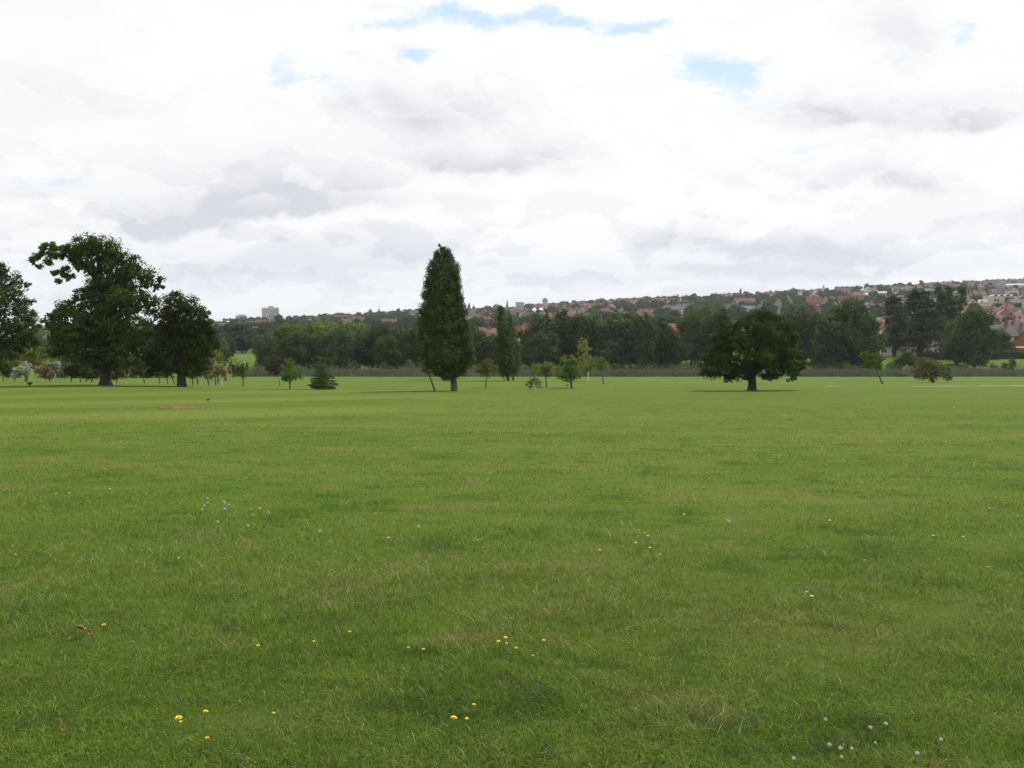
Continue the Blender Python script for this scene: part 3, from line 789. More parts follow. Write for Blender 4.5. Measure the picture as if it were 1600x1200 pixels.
# --- row of young ornamental trees under and behind the big left trees
ROW = [(4, 120, [(2, 572, 14, 8), (12, 580, 10, 8)], SAP, BARK_G, 'green young tree at the left edge of the view'),
       (22, 122, [(22, 571, 13, 9), (14, 582, 10, 8), (28, 582, 10, 8)], SAPY, BARK_G, 'yellow-green young tree beside the white-leaved one'),
       (44, 118, [(38, 572, 8, 6), (30, 579, 9, 6), (42, 578, 8, 7), (24, 586, 6, 5)], WHITE, BARK_G, 'leaning young tree with silvery white leaves'),
       (78, 121, [(75, 573, 9, 8), (66, 580, 10, 8), (80, 582, 12, 8), (70, 588, 8, 4)], PEACH, BARK_G, 'peach-tinged young tree, left one of a pair'),
       (84, 119, [(86, 572, 8, 7), (91, 580, 7, 6)], WHITE, BARK_W, 'pale whitish young tree, right one of a pair'),
       (126, 120, [(118, 572, 16, 6), (128, 566, 16, 6), (108, 580, 12, 6), (124, 584, 20, 5)], ORCH, BARK, 'flat-topped dark young tree left of the largest oak trunk'),
       (112, 126, [(104, 582, 12, 6), (116, 580, 14, 5)], CEDAR, BARK, 'bluish spreading young tree behind the flat-topped one'),
       (133, 119, [(138, 565, 12, 6), (132, 580, 8, 5)], ORCH, BARK, 'young tree with a leaning stem next to the flat-topped one'),
       (141, 122, [(146, 570, 10, 7), (150, 580, 12, 8), (140, 588, 10, 5)], ORCH, BARK, 'young tree tight against the left of the largest oak trunk'),
       (181, 119, [(185, 570, 10, 8), (188, 582, 12, 9), (178, 588, 8, 5)], ORCH, BARK, 'young tree tight against the right of the largest oak trunk'),
       (225, 121, [(222, 573, 14, 9), (212, 580, 10, 7), (232, 581, 13, 7)], ORCH, BARK_G, 'young tree midway between the two big left trunks'),
       (248, 120, [(246, 570, 11, 10), (252, 581, 12, 7)], ORCH, BARK_G, 'young tree under the left side of the dark olive tree'),
       (262, 123, [(262, 576, 11, 9)], ORCH, BARK_G, 'slim young tree next to the dark olive tree trunk'),
       (273, 119, [(268, 574, 10, 9), (262, 583, 8, 6)], ORCH, BARK, 'leaning young tree just left of the dark olive tree trunk'),
       (300, 121, [(304, 582, 9, 5), (298, 587, 7, 3)], SAPY, BARK, 'low yellow-green young tree just right of the dark olive trunk'),
       (309, 119, [(304, 580, 8, 4), (312, 584, 6, 3)], SAPY, BARK, 'young tree with a strongly leaning dark stem'),
       (314, 117, [(311, 583, 6, 4)], SAP, BARK_W, 'young tree with a crooked whitish stem'),
       (326, 120, [(320, 578, 10, 7), (326, 584, 9, 6)], ORCH, BARK, 'reddish-olive young tree left of the white stems'),
       (330, 117, [(328, 574, 10, 8), (332, 583, 11, 6)], PEACH, BARK_W, 'young tree with a bright white stem, left one of the two'),
       (337, 119, [(336, 578, 10, 9)], ORCH, BARK, 'young tree with a dark stem between two white stems'),
       (345, 117, [(344, 576, 9, 7), (349, 582, 7, 6)], PEACH, BARK_W, 'young tree with a bright white stem, right one of the two')]
for i, (px, y, items, fol, bark, lab) in enumerate(ROW):
    small(px, 0, items, fol, bark, lab, 60 + i, .06 if bark is not BARK_W else .09, 'row of young ornamental trees on the left brow', y=y,
          name='ornamental_tree', leaf=.15, clump=.34, per=18, dens=2.3, fill=.9)
# shrubs and willow right behind the left group
small(352, 0, [(348, 540, 9, 12), (352, 553, 10, 12), (344, 560, 9, 12)], BELTS, BARK_G, 'silvery dark willow right of the big left trees', 90, .25, y=190, name='willow_tree', leaf=.3, clump=.8)
small(340, 0, [(338, 560, 10, 12), (332, 572, 12, 10), (345, 572, 9, 8)], YELLOWISH, BARK_G, 'yellow-green bush behind the young trees on the left', 91, .15, y=170, name='bush', cat='bush', leaf=.25, clump=.6)
small(364, 0, [(364, 572, 9, 10), (370, 577, 6, 8)], ORCH, BARK_G, 'rusty brown bush against the left end of the fence', 92, .15, y=228, name='bush', cat='bush', leaf=.3, clump=.7)
small(40, 0, [(30, 558, 22, 12), (50, 552, 18, 12), (55, 568, 20, 10)], YELLOWISH, BARK_G, 'sunlit yellow-green tree behind the left-edge oak', 93, .25, y=180, name='garden_tree', leaf=.35, clump=.9)
for k, (px, pt, hw, y) in enumerate([(70, 530, 40, 230), (115, 548, 34, 215), (170, 545, 40, 225), (235, 550, 34, 218), (300, 545, 34, 215), (-10, 535, 40, 235)]):
    small(px, 0, [(px, pt + 20, hw * .8, 20), (px - hw * .4, pt + 28, hw * .5, 16), (px + hw * .5, pt + 26, hw * .5, 18)], BELT, BARK_G,
          ['hazy dark tree seen between the left-edge oak and the largest oak', 'dark tree behind the flat-topped young tree', 'dark tree directly behind the largest oak trunk',
           'dark tree behind the gap between the two big left trunks', 'dark tree behind the dark olive tree', 'dark tree far behind the left-edge oak'][k],
          95 + k, .3, 'dark trees beyond the left brow', y=y, name='park_tree', leaf=.45, clump=1.1)


# ------------------------------------------------------------------ tree belt along the fence
def proto_crown(kind, seed):
    """crown prototypes 1 unit high, centred on the stem"""
    rr = random.Random(seed); bl = []
    if kind == 'broad':
        for k in range(15):
            an = rr.random() * 6.283; q = rr.uniform(.1, .32); z = rr.uniform(.28, .82); q *= 1.15 - abs(z - .5)
            bl.append((q * math.cos(an), q * math.sin(an), z, rr.uniform(.13, .2), rr.uniform(.13, .2), rr.uniform(.11, .17)))
        bl += [(0, 0, .42, .26, .26, .32), (0.03, 0, .8, .14, .14, .17), (.15, .1, .2, .16, .16, .12), (-.16, -.1, .2, .17, .17, .12), (0, -.15, .16, .15, .15, .1)]
    elif kind == 'upright':
        for k in range(16):
            an = rr.random() * 6.283; q = rr.uniform(.06, .2); z = rr.uniform(.25, .82); q *= 1.2 - z * .6
            bl.append((q * math.cos(an), q * math.sin(an), z, rr.uniform(.08, .12), rr.uniform(.08, .12), rr.uniform(.13, .2)))
        bl += [(.05, -.06, .18, .13, .13, .12), (-.07, .05, .2, .13, .13, .12), (0, 0, .45, .16, .16, .34), (-.03, 0, .87, .06, .06, .12), (.08, .02, .82, .05, .05, .13)]
    elif kind == 'spires':
        for k in range(9):
            an = rr.random() * 6.283; q = rr.uniform(.03, .17); t = rr.uniform(.7, .97)
            for j in range(4):
                bl.append((q * math.cos(an) * (1 + j * .12), q * math.sin(an), t * (.35 + .2 * j), .055, .055, .13))
        bl += [(0, 0, .45, .15, .15, .3)]
    elif kind == 'dome':
        for k in range(16):
            an = rr.random() * 6.283; z = rr.uniform(.3, .78); q = .3 * math.sqrt(max(0.05, 1 - ((z - .35) / .55) ** 2))
            bl.append((q * math.cos(an), q * math.sin(an), z, .17, .17, .14))
        bl += [(0, 0, .5, .36, .36, .38)]
    return bl


def proto_tree(kind, fol, bark, seed, hgt, leaf, clump, per, dens=2.3, tr=.3, name='belt_tree'):
    rg = np.random.default_rng(seed); rr = random.Random(seed)
    bl = [tuple(v * hgt for v in q) for q in proto_crown(kind, seed)]
    root = bpy.data.objects.new(name, None); COL.objects.link(root)
    mesh_obj('trunk', trunk_mesh('trunk', tr, hgt * .3, bl, bark, rr, (0, 0), 5, 1.3, twigs=False), root)
    mesh_obj('crown', crown_mesh('crown', bl, fol, rg, leaf=leaf, clump=clump, per=per, dens=dens, fill=.7, flat=1.1, hi=1.14), root)
    return root


WID = {'broad': .47, 'upright': .27, 'spires': .23, 'dome': .47}
PROT = {}
for i, (kd, fo) in enumerate([('broad', BELT), ('broad', BELTS), ('upright', BELT), ('upright', BELTS), ('spires', BELTS), ('dome', YELLOWISH), ('dome', BELT), ('upright', YELLOWISH)]):
    PROT[(kd, fo.name)] = [proto_tree(kd, fo, BARK, 200 + i, 14.0, .48, 1.25, 26, 2.0), False, kd]
BELTLIST = [  # px, top py, half width px, distance, kind, foliage, label
    (378, 516, 20, 470, 'dome', BELT, 'round dark tree on the far pitch, left of a pair'),
    (394, 512, 20, 455, 'dome', BELT, 'round dark tree on the far pitch, right of a pair'),
    (355, 524, 20, 520, 'dome', YELLOWISH, 'distant rounded tree behind the silvery willow'),
    (418, 520, 19, 262, 'broad', BELTS, 'leftmost tree of the belt along the fence'),
    (442, 514, 18, 268, 'upright', BELT, 'narrow tree of the belt behind the purple-leaved tree'),
    (468, 518, 24, 262, 'broad', BELT, 'bushy tree of the belt above the small green maple'),
    (455, 503, 26, 330, 'dome', YELLOWISH, 'yellow-green tree behind the belt below the church tower'),
    (500, 499, 34, 335, 'dome', YELLOWISH, 'broad yellow-green tree above the layered conifer'),
    (556, 501, 32, 340, 'dome', YELLOWISH, 'yellow-green domed tree right of the widest one'),
    (500, 520, 20, 262, 'upright', BELTS, 'belt tree straight behind the layered conifer'),
    (531, 507, 26, 260, 'broad', BELTS, 'tall belt tree just right of the layered conifer'),
    (552, 512, 20, 265, 'upright', BELT, 'narrow dark belt tree right of the layered conifer'),
    (578, 513, 20, 270, 'broad', BELTS, 'belt tree with pale leaf tips in the left centre'),
    (600, 506, 22, 268, 'broad', BELT, 'belt tree rising midway between conifer and column tree'),
    (606, 525, 20, 258, 'broad', BELT, 'lower belt tree in front with its stem at the fence'),
    (628, 508, 20, 266, 'upright', BELTS, 'belt tree next but one left of the column tree'),
    (646, 512, 20, 262, 'broad', YELLOWISH if False else BELT, 'belt tree touching the left side of the column tree'),
    (738, 503, 17, 262, 'upright', BELTS, 'belt tree touching the right side of the column tree'),
    (755, 517, 18, 268, 'broad', BELTS, 'low belt tree between column tree and spire poplar'),
    (770, 522, 18, 262, 'broad', BELT, 'low dark belt tree left of the spire poplar'),
    (832, 510, 22, 265, 'broad', BELT, 'belt tree sloping up right of the spire poplar'),
    (853, 488, 20, 262, 'upright', BELTS, 'tall belt tree above the yellow-green young tree'),
    (878, 486, 20, 266, 'upright', BELT, 'tall dark belt tree above the bushy round young tree'),
    (842, 520, 26, 256, 'broad', BELT, 'front belt tree right of the spire poplar with low boughs'),
    (905, 492, 22, 262, 'broad', BELT, 'belt tree straight behind the white-trunked birch'),
    (930, 486, 24, 268, 'broad', BELTS, 'belt tree rising right of the white-trunked birch'),
    (962, 487, 24, 262, 'upright', BELTS, 'tall belt tree second right of the birch'),
    (985, 484, 22, 266, 'broad', BELTS, 'tall belt tree third right of the birch'),
    (1010, 489, 22, 258, 'broad', BELT, 'belt tree before the orange roofs gap'),
    (1030, 497, 22, 262, 'upright', BELT, 'dark belt tree at the left rim of the orange roofs gap'),
    (1046, 512, 20, 258, 'broad', BELT, 'lower belt tree under the orange roofs gap'),
    (1080, 484, 22, 272, 'broad', BELTS, 'belt tree at the right rim of the orange roofs gap'),
    (1102, 476, 26, 275, 'broad', BELTS, 'tall belt tree behind the left side of the wide oak'),
    (1128, 482, 22, 268, 'upright', BELT, 'belt tree just behind the wide oak crown top'),
    (1250, 472, 34, 275, 'broad', BELTS, 'large green belt tree right behind the wide oak'),
    (1225, 492, 20, 270, 'broad', BELT, 'belt tree half hidden by the right side of the wide oak'),
    (1292, 497, 22, 256, 'upright', BELT, 'very dark narrow belt tree right of the large green one'),
    (1330, 466, 34, 262, 'broad', BELT, 'biggest dark belt tree above the leaning flat-crowned tree'),
    (1306, 482, 22, 266, 'broad', BELTS, 'belt tree on the left shoulder of the biggest dark one'),
    (1355, 490, 24, 258, 'broad', BELT, 'belt tree on the right shoulder of the biggest dark one'),
    (1397, 462, 20, 300, 'spires', BELTS, 'bundle of upright poplar spires, leftmost of three'),
    (1436, 452, 26, 292, 'spires', BELTS, 'bundle of upright poplar spires, middle of three'),
    (1474, 446, 24, 300, 'spires', BELTS, 'bundle of upright poplar spires, rightmost of three'),
    (1495, 492, 18, 272, 'upright', BELTS, 'belt tree with pale flecks beside the half-timbered house'),
    (1522, 480, 30, 262, 'broad', BELT, 'last big dark tree of the belt, left of the hedge'),
    (1563, 512, 16, 300, 'dome', BELTS, 'rounded grey-green tree beside the brick building'),
]
GB = 'trees of the belt along the park fence'
for i, (px, pt, hw, y, kd, fo, lab) in enumerate(BELTLIST):
    ent = PROT[(kd, fo.name)] if (kd, fo.name) in PROT else PROT[('broad', fo.name)]
    o = ent[0] if not ent[1] else copy_tree(ent[0]); ent[1] = True
    o.location = at(px, y); hgt = top_z(pt, y) - o.location.z
    sz = hgt / 14.0 / .97; sx = hw * y / F / (WID[kd] * 14) * 1.38
    rr = random.Random(i * 7 + 1)
    o.scale = (sx, sx, sz); o.rotation_euler = (0, 0, rr.random() * 6.28)
    tag(o, lab, 'tree', GB)
for k, ent in PROT.items():
    if not ent[1]:
        for c in list(ent[0].children): bpy.data.objects.remove(c)
        bpy.data.objects.remove(ent[0])


# --- undergrowth behind the fence and shrubs
def leaf_strip(name, pts, mat, label, seed, leaf=.3, nper=26):
    rg = np.random.default_rng(seed); P = []; N = []
    for (x, y, wd, hh) in pts:
        q = rg.normal(0, 1, (nper, 3)); zb = h(x, y)
        p = np.stack([x + q[:, 0] * wd * .4, y + q[:, 1] * wd * .4, zb + hh * rg.random(nper) ** .8], -1); P.append(p)
        N.append(q + np.array([0, 0, .6]))
    P = np.concatenate(P); N = np.concatenate(N); N /= np.linalg.norm(N, axis=1)[:, None]
    V = leaf_arrays(P, N, leaf, rg, .5)
    me = np_mesh(name, V, np.full(len(P), 4), np.arange(len(V)), mat, rnd=np.repeat(rg.random(len(P)), 4))
    return tag(mesh_obj(name, me), label, 'undergrowth', kind='stuff')


rr = random.Random(77); pts = []
WEED = foliage('scrub_leaves', (0.05, 0.080, 0.022), (0.15, 0.18, 0.055), tips=(.24, .24, .11), big=.3)
for i in range(2600):
    px = 366 + (1700 - 366) * rr.random(); y = (246.0 + 7 * rr.random() ** 1.4) if rr.random() < .86 else 244.6
    dens = .75 if px < 1000 else (.9 if px < 1100 or px > 1250 else .5)
    if rr.random() > dens: continue
    c = at(px, y); hh = rr.uniform(1.2, 3.0) if y > 245 else rr.uniform(.4, 1.5) * (1.0 if rr.random() < .85 else 1.5)
    pts.append((c.x, c.y, rr.uniform(.6, 1.4), hh))
leaf_strip('undergrowth', pts, WEED, 'scrubby weeds and brambles growing behind the park fence', 12)
SH = [(1322, 561, 12), (1343, 568, 10), (1403, 556, 14), (1418, 548, 16), (1392, 565, 10), (1438, 556, 12), (1570, 565, 7), (1583, 560, 8), (1555, 568, 8),
      (1078, 566, 9), (1063, 569, 7), (1049, 567, 8), (1092, 564, 8), (636, 562, 9), (600, 563, 7), (1000, 567, 7), (1310, 566, 9), (1275, 572, 7), (405, 568, 9), (1300, 560, 10), (960, 566, 9)]
SHL = ['bright scrub bush left of the leaning flat-crowned tree', 'low bush behind the leaning flat-crowned tree', 'pale green bush right of the leaning flat-crowned tree',
       'tallest scrub bush behind the fence left of the olive shrub', 'short bush behind the fence right of the leaning stem', 'bush behind the olive shrub tree',
       'thin bush at the fence far right', 'taller thin bush at the fence, rightmost', 'thin low bush under the last big belt tree', 'bush in the grass gap left of the wide oak',
       'small bush in the left of that grass gap', 'bush at the foot of the belt by the grass gap', 'bush beside the wide oak on its left', 'light green bush left of the column tree',
       'small light bush between conifer and column tree', 'low bush under the belt in the centre right', 'bush at the foot of the biggest dark belt tree', 'small bush in the gap right of the wide oak',
       'bush at the left end of the fence', 'dark bush under the narrow dark belt tree', 'bush at the fence behind the leaning sapling']
for i, ((px, pt, hw), lab) in enumerate(zip(SH, SHL)):
    b_ = at(px, 252 + (i % 3)); zt = top_z(pt, b_.y) - b_.z; s = b_.y / F
    bl = [(rr.uniform(-.4, .4) * hw * s, rr.uniform(-.4, .4) * hw * s, zt * rr.uniform(.3, .75), hw * s * .5, hw * s * .5, zt * .26) for k in range(6)]
    build_tree('scrub_bush', b_, bl, SAP if i in (0, 2, 4, 9, 13, 14) else WEED, BARK_G, .05, zt * .3, lab, 'bush', 'scrub bushes along the fence', 300 + i, (0, 0), 5, 1.1,
               leaf=.28, clump=.5, per=18, dens=1.8, fill=.6)

# ------------------------------------------------------------------ fence, hedge
FENM = simple('galvanised_steel', (0.12, 0.13, 0.125), 0.5, 0.2, 2, 0.3)
px_list = np.arange(-60, 1680, 1)
x0 = at(362, 245).x; x1 = at(1690, 245).x; L = 2.75; n = int((x1 - x0) / L)
fr = empty('palisade_fence', at(362, 245), 0, 'long grey steel palisade fence across the foot of the field', 'fence')
mb = MB(); NP_ = 19
for k in range(NP_):
    x = (k + .5) * L / NP_; wd = .045
    mb.box(x - wd, x + wd, -.01, .01, .06, 1.85)
    mb.add([(x - wd, -.01, 1.85), (x + wd, -.01, 1.85), (x, -.01, 2.05), (x - wd, .01, 1.85), (x + wd, .01, 1.85), (x, .01, 2.05)], [(0, 1, 2), (5, 4, 3), (0, 2, 5, 3), (1, 4, 5, 2)])
mb.box(0, L, .012, .05, .35, .41); mb.box(0, L, .012, .05, 1.5, 1.56)
pm = mb.mesh('panel', FENM); qm = MB().box(-.05, .05, .06, .16, -.3, 1.95).mesh('post', FENM)
for i in range(n):
    x = x0 + i * L
    for nm, me in (('panel', pm), ('post', qm)):
        o = mesh_obj(nm, me, fr); o.location = (x - fr.location.x, 0.002 * (i % 2), h(x, 245) - fr.location.z - .04)
# far rail fence on the pitch at the left
c0 = at(352, 395); c1 = at(420, 395)
f2 = empty('rail_fence', c0, 0, 'low dark rail fence across the far green pitch at the left', 'fence')
mb = MB(); mb.box(0, c1.x - c0.x, -.03, .03, .75, .9).box(0, c1.x - c0.x, -.03, .03, .3, .42); mb.build('rail', FENM, f2)
for k in range(9): MB().box(-.06, .06, .04, .14, -.3, 1.05).build('post', FENM, f2).location = ((c1.x - c0.x) * k / 8, 0, 0)


def hedge(pxa, pxb, y, hgt, wd, label, seed, mat=BELT):
    a, b = at(pxa, y), at(pxb, y); rg = np.random.default_rng(seed)
    root = empty('hedge', a, 0, label, 'hedge')
    n = int(abs(b.x - a.x) * 150); x = rg.random(n) * (b.x - a.x); f = rg.random(n)
    side = rg.random(n) < .5
    yy = np.where(side, -wd / 2 + .12 * rg.normal(0, 1, n), (rg.random(n) - .5) * wd)
    topz = hgt + .12 * np.sin(x * .7) + .08 * np.sin(x * 2.3)
    zz = np.where(side, rg.random(n) * topz, topz + .1 * rg.normal(0, 1, n))
    zb = H(a.x + x, np.full(n, y)) - a.z
    P = np.stack([x, yy, zz + zb], -1); N = np.where(side[:, None], [[0, -1, .3]], [[0, 0, 1.]]) + rg.normal(0, .45, (n, 3)); N /= np.linalg.norm(N, axis=1)[:, None]
    V = leaf_arrays(P, N, .33, rg)
    mesh_obj('foliage', np_mesh('foliage', V, np.full(n, 4), np.arange(len(V)), mat, rnd=np.repeat(rg.random(n), 4)), root)
    mb = MB(); m_ = 24
    for k in range(m_):
        xa = (b.x - a.x) * k / m_; xb = (b.x - a.x) * (k + 1) / m_
        mb.box(xa, xb + .002 * (k % 2), -wd * .42, wd * .42, h(a.x + xa, y) - a.z - .3, h(a.x + xa, y) - a.z + hgt * .85)
    mb.build('branches', simple('hedge_twigs', (0.014, 0.02, 0.009), .95, .3, 2), root)
    return root


hedge(1438, 1560, 284, 1.9, 1.6, 'dark clipped hedge in front of the half-timbered house', 1)
hedge(1562, 1660, 286, 2.0, 1.6, 'dark clipped hedge in front of the brick building at the right edge', 2)
hedge(1232, 1290, 288, 1.5, 1.4, 'low dark hedge in front of the white house right of the wide oak', 3)
hedge(1046, 1092, 290, 1.2, 1.2, 'low hedge seen through the grass gap left of the wide oak', 4)

# ------------------------------------------------------------------ houses
R_OR = roof_mat('orange_tiles', (0.23, 0.068, 0.030), (0.13, 0.052, 0.032)); R_BR = roof_mat('brown_tiles', (0.115, 0.050, 0.033), (0.09, 0.052, 0.04))
R_DK = roof_mat('dark_tiles', (0.10, 0.065, 0.06), (0.08, 0.075, 0.075)); R_SL = roof_mat('slate', (0.09, 0.085, 0.095)); R_RD = roof_mat('dark_red_tiles', (0.15, 0.055, 0.048))
W_WH = simple('white_render', (0.56, 0.53, 0.47), .9, .08, 1, objvar=.1); W_BK = simple('red_brick', (0.26, 0.11, 0.075), .9, .25, 3, objvar=.15)
W_YB = simple('buff_brick', (0.38, 0.30, 0.19), .9, .2, 2, objvar=.1); W_CR = simple('cream_cladding', (0.50, 0.43, 0.31), .85, .1, 1); W_GR = simple('grey_concrete', (0.52, 0.50, 0.52), .9, .12, .6)
WIN = simple('window_glass', (0.06, 0.07, 0.08), .15, .3, 2); FRM = simple('white_frame', (0.75, 0.75, 0.74), .6, .05, 2); CHIM = simple('chimney_brick', (0.17, 0.09, 0.07), .9, .2, 3)
TIMB = simple('black_timber', (0.025, 0.022, 0.02), .8, .2, 3); COPPER = simple('green_copper', (0.08, 0.30, 0.23), .6, .15, 1); TENT = simple('white_canvas', (0.85, 0.85, 0.86), .7, .03, 2)


def window(parent, x, y, z, wd, ht, face=-1, frame_mat=None):
    """frame with a pane as its sub-part, standing proud of the wall; face -1 looks to -y"""
    fr = MB(); t = .12; d = .09 * face
    ys = sorted((y + .003 * face, y + d))
    fr.box(x - wd / 2, x + wd / 2, ys[0], ys[1], z, z + t).box(x - wd / 2, x + wd / 2, ys[0], ys[1], z + ht - t, z + ht)
    fr.box(x - wd / 2, x - wd / 2 + t, ys[0], ys[1], z + t, z + ht - t).box(x + wd / 2 - t, x + wd / 2, ys[0], ys[1], z + t, z + ht - t)
    fr.box(x - .05, x + .05, ys[0], ys[1], z + t, z + ht - t)
    f = fr.build('window', frame_mat or FRM, parent)
    y2 = sorted((y + .004 * face, y + d * .55)); pn = MB()
    pn.box(x - wd / 2 + t, x - .05, y2[0], y2[1], z + t, z + ht - t).box(x + .05, x + wd / 2 - t, y2[0], y2[1], z + t, z + ht - t)
    pn.build('pane', WIN, f)
    return f


def house(name, wd=12, dp=8, wall=5.2, rise=3.2, roof='gable', rm=R_OR, wm=W_WH, chim=1, detail=0, panes=True):
    root = bpy.data.objects.new(name, None); COL.objects.link(root)
    x0, x1, y0, y1 = -wd / 2, wd / 2, -dp / 2, dp / 2
    if roof == 'gable':
        MB().gable_body(x0, x1, y0, y1, -3, wall, wall + rise).build('wall', wm, root)
        rf = MB().gable_roof(x0, x1, y0, y1, wall, wall + rise).build('roof', rm, root)
    elif roof == 'cross':                                       # main ridge plus a projecting gable to the front
        MB().gable_body(x0, x1, y0, y1, -3, wall, wall + rise).build('wall', wm, root)
        gm = MB().gable_body(-1.4 - dp * .0, 1.4 + dp * .0, -2.3, 2.3, -3, wall, wall + rise * .7).move(wd * .22, y0 - .6, 0, math.pi / 2).build('front_gable', W_WH, root)
        rm_ = MB().gable_roof(x0, x1, y0, y1, wall, wall + rise)
        g2 = MB().gable_roof(-2.2, 1.9, -2.3, 2.3, wall, wall + rise * .7).move(wd * .22, y0 + .2, 0, math.pi / 2); rm_.add(g2.v, g2.f)
        rf = rm_.build('roof', rm, root)
    else:
        MB().box(x0, x1, y0, y1, -3, wall).build('wall', wm, root)
        rf = MB().hip_roof(x0, x1, y0, y1, wall, wall + rise).build('roof', rm, root)
    for k in range(chim):
        cx = x0 + wd * (.5 if chim == 1 else .14 + .72 * k); zr = wall + rise
        MB().box(cx - .5, cx + .5, -.4, .4, zr - 1.1, zr + 1.1).box(cx - .6, cx + .6, -.5, .5, zr + 1.105, zr + 1.25).build('chimney', CHIM, rf)
    if detail:
        nx = detail
        for j in range(2):
            for k in range(nx):
                x = x0 + wd * (k + .5) / nx
                if panes: window(root, x, y0, .9 + 2.6 * j, min(1.9, wd / nx * .55), 1.35, -1)
                else: MB().box(x - .9, x + .9, y0 - .1, y0 - .003, .9 + 2.6 * j, 2.2 + 2.6 * j).build('window', FRM, root)
    return root


HK = [('orange hipped', dict(roof='hip', rm=R_OR, wm=W_WH, wd=13, rise=3.4)), ('orange gabled', dict(roof='gable', rm=R_OR, wm=W_BK, wd=12, chim=2)),
      ('orange front-gabled', dict(roof='cross', rm=R_OR, wm=W_WH, wd=13)), ('brown hipped', dict(roof='hip', rm=R_BR, wm=W_WH, wd=13)),
      ('brown gabled', dict(roof='gable', rm=R_BR, wm=W_BK, wd=14, chim=2)), ('brown front-gabled', dict(roof='cross', rm=R_BR, wm=W_BK, wd=14)),
      ('dark gabled', dict(roof='gable', rm=R_DK, wm=W_BK, wd=14, chim=2)), ('slate gabled', dict(roof='gable', rm=R_SL, wm=W_WH, wd=14, chim=2)),
      ('dark red hipped', dict(roof='hip', rm=R_RD, wm=W_WH, wd=12))]
HP = []
for nm, kw in HK:
    HP.append([house('house', detail=2, panes=False, **kw), False, nm])

# where the belt of trees hides the hillside (view column -> row of the belt's skyline)
BX = [300, 345, 352, 400, 440, 480, 590, 650, 735, 745, 765, 778, 805, 815, 830, 845, 860, 900, 1000, 1030, 1045, 1055, 1068, 1090, 1130, 1165, 1205, 1235, 1250, 1275, 1290, 1310, 1350, 1365, 1400, 1430, 1485, 1492, 1550, 1562, 1580, 1700]
BY = [500, 505, 525, 525, 508, 502, 500, 505, 505, 520, 530, 500, 520, 545, 530, 500, 492, 494, 494, 500, 520, 530, 515, 490, 488, 492, 494, 500, 500, 500, 505, 500, 482, 510, 515, 510, 505, 520, 525, 540, 560, 565]
LMK = [(423, 15, 1700), (410, 10, 880), (372, 9, 1700), (795, 8, 1430), (812, 8, 1430), (852, 6, 1350), (864, 6, 1300), (840, 11, 1150), (1282, 7, 1480), (1324, 22, 1430), (1370, 20, 1430), (1297, 42, 980), (1385, 13, 1250), (1531, 14, 1250), (1554, 13, 1230), (1565, 18, 880), (1512, 11, 900), (1536, 9, 900), (345, 5, 700), (1590, 14, 1250), (1069, 10, 1250), (1163, 14, 1100)]
WOOD = [(300, .88), (450, .88), (700, .72), (740, .52), (880, .52), (950, .62), (1080, .78), (1240, .8), (1300, .62), (1420, .48), (1500, .32), (1620, .32), (1750, .4)]
rr = random.Random(4242); CH = []; CT = []; CX = []
yrow = 318.0; ri = 0
while yrow < 1480:
    gap = 26 + yrow * .022; px = 60.0
    while px < 1860:
        step = (15.5 + rr.random() * 2) / yrow * F
        x = (px - 800) / F * yrow
        wob = 10 * math.sin(x * .012 + ri) + 6 * math.sin(x * .03 + ri * 2.1)
        y = yrow + wob; p = at(px, y)
        pt = (600 - math.tan(math.atan((p.z + 8 - CAMH) / y) + PITCH) * F)
        vis = pt < np.interp(px, BX, BY) + 2
        wd_ = np.interp(px, [q[0] for q in WOOD], [q[1] for q in WOOD])
        patch = float(vnoise(np.array([p.x]), np.array([p.y]), 70.0, 9)[0])
        if px < 340 or 660 <= px <= 735 or px > 1690:          # screened in the photograph by the big trees, or just outside it
            if yrow > 470 or px > 700:
                if rr.random() < .6: CX.append((p, px, pt))
        elif vis:
            if patch * .55 + rr.random() * .45 > wd_ * .85 + .06: CH.append((p, px, pt, ri))
            elif rr.random() < .85: CT.append((p, px, pt))
            if rr.random() < .55:
                q = at(px + rr.uniform(-1, 1) * step, y + gap * .5); CT.append((q, px, pt + 2))
        px += step * (1 if rr.random() < .88 else 1.8)
    yrow += gap; ri += 1

# houses: keep clear of the landmark buildings near the ridge
CH = [c for c in CH if not any(abs(c[1] - a) < w_ and d_ - 130 < c[0].y < (d_ + 25 if d_ < 1400 else 9999) for a, w_, d_ in LMK)]
CT = [c for c in CT if not any(abs(c[1] - a) < w_ * .9 and d_ - (110 if d_ > 1400 else 60) < c[0].y < (d_ + 10 if d_ < 1400 else 9999) for a, w_, d_ in LMK if d_ < 1600)]
CH = [c for c in CH if not (c[0].y < 420 and (1340 < c[1] < 1500 or 1225 < c[1] < 1280 or 1050 < c[1] < 1085 or c[1] > 1555))]
CH.sort(key=lambda c: c[0].y)
print('hill houses', len(CH), 'hill trees', len(CT))


def where(px):
    for lim, s_ in [(460, 'on the far left of the town'), (700, 'left of the column tree'), (830, 'between column tree and spire poplar'), (930, 'above the round young tree'),
                    (1040, 'right of the birch'), (1110, 'left of the wide oak'), (1220, 'above the wide oak'), (1300, 'right of the wide oak'), (1400, 'above the biggest belt tree'),
                    (1500, 'behind the poplar spires'), (9999, 'at the right edge')]:
        if px < lim: return s_


def facing(rz): return 'end-on' if abs(math.sin(rz)) > .75 else ('angled' if abs(math.sin(rz)) > .3 else 'side-on')


def band(y): return 'near' if y < 520 else ('middle' if y < 800 else ('upper' if y < 1150 else 'top'))


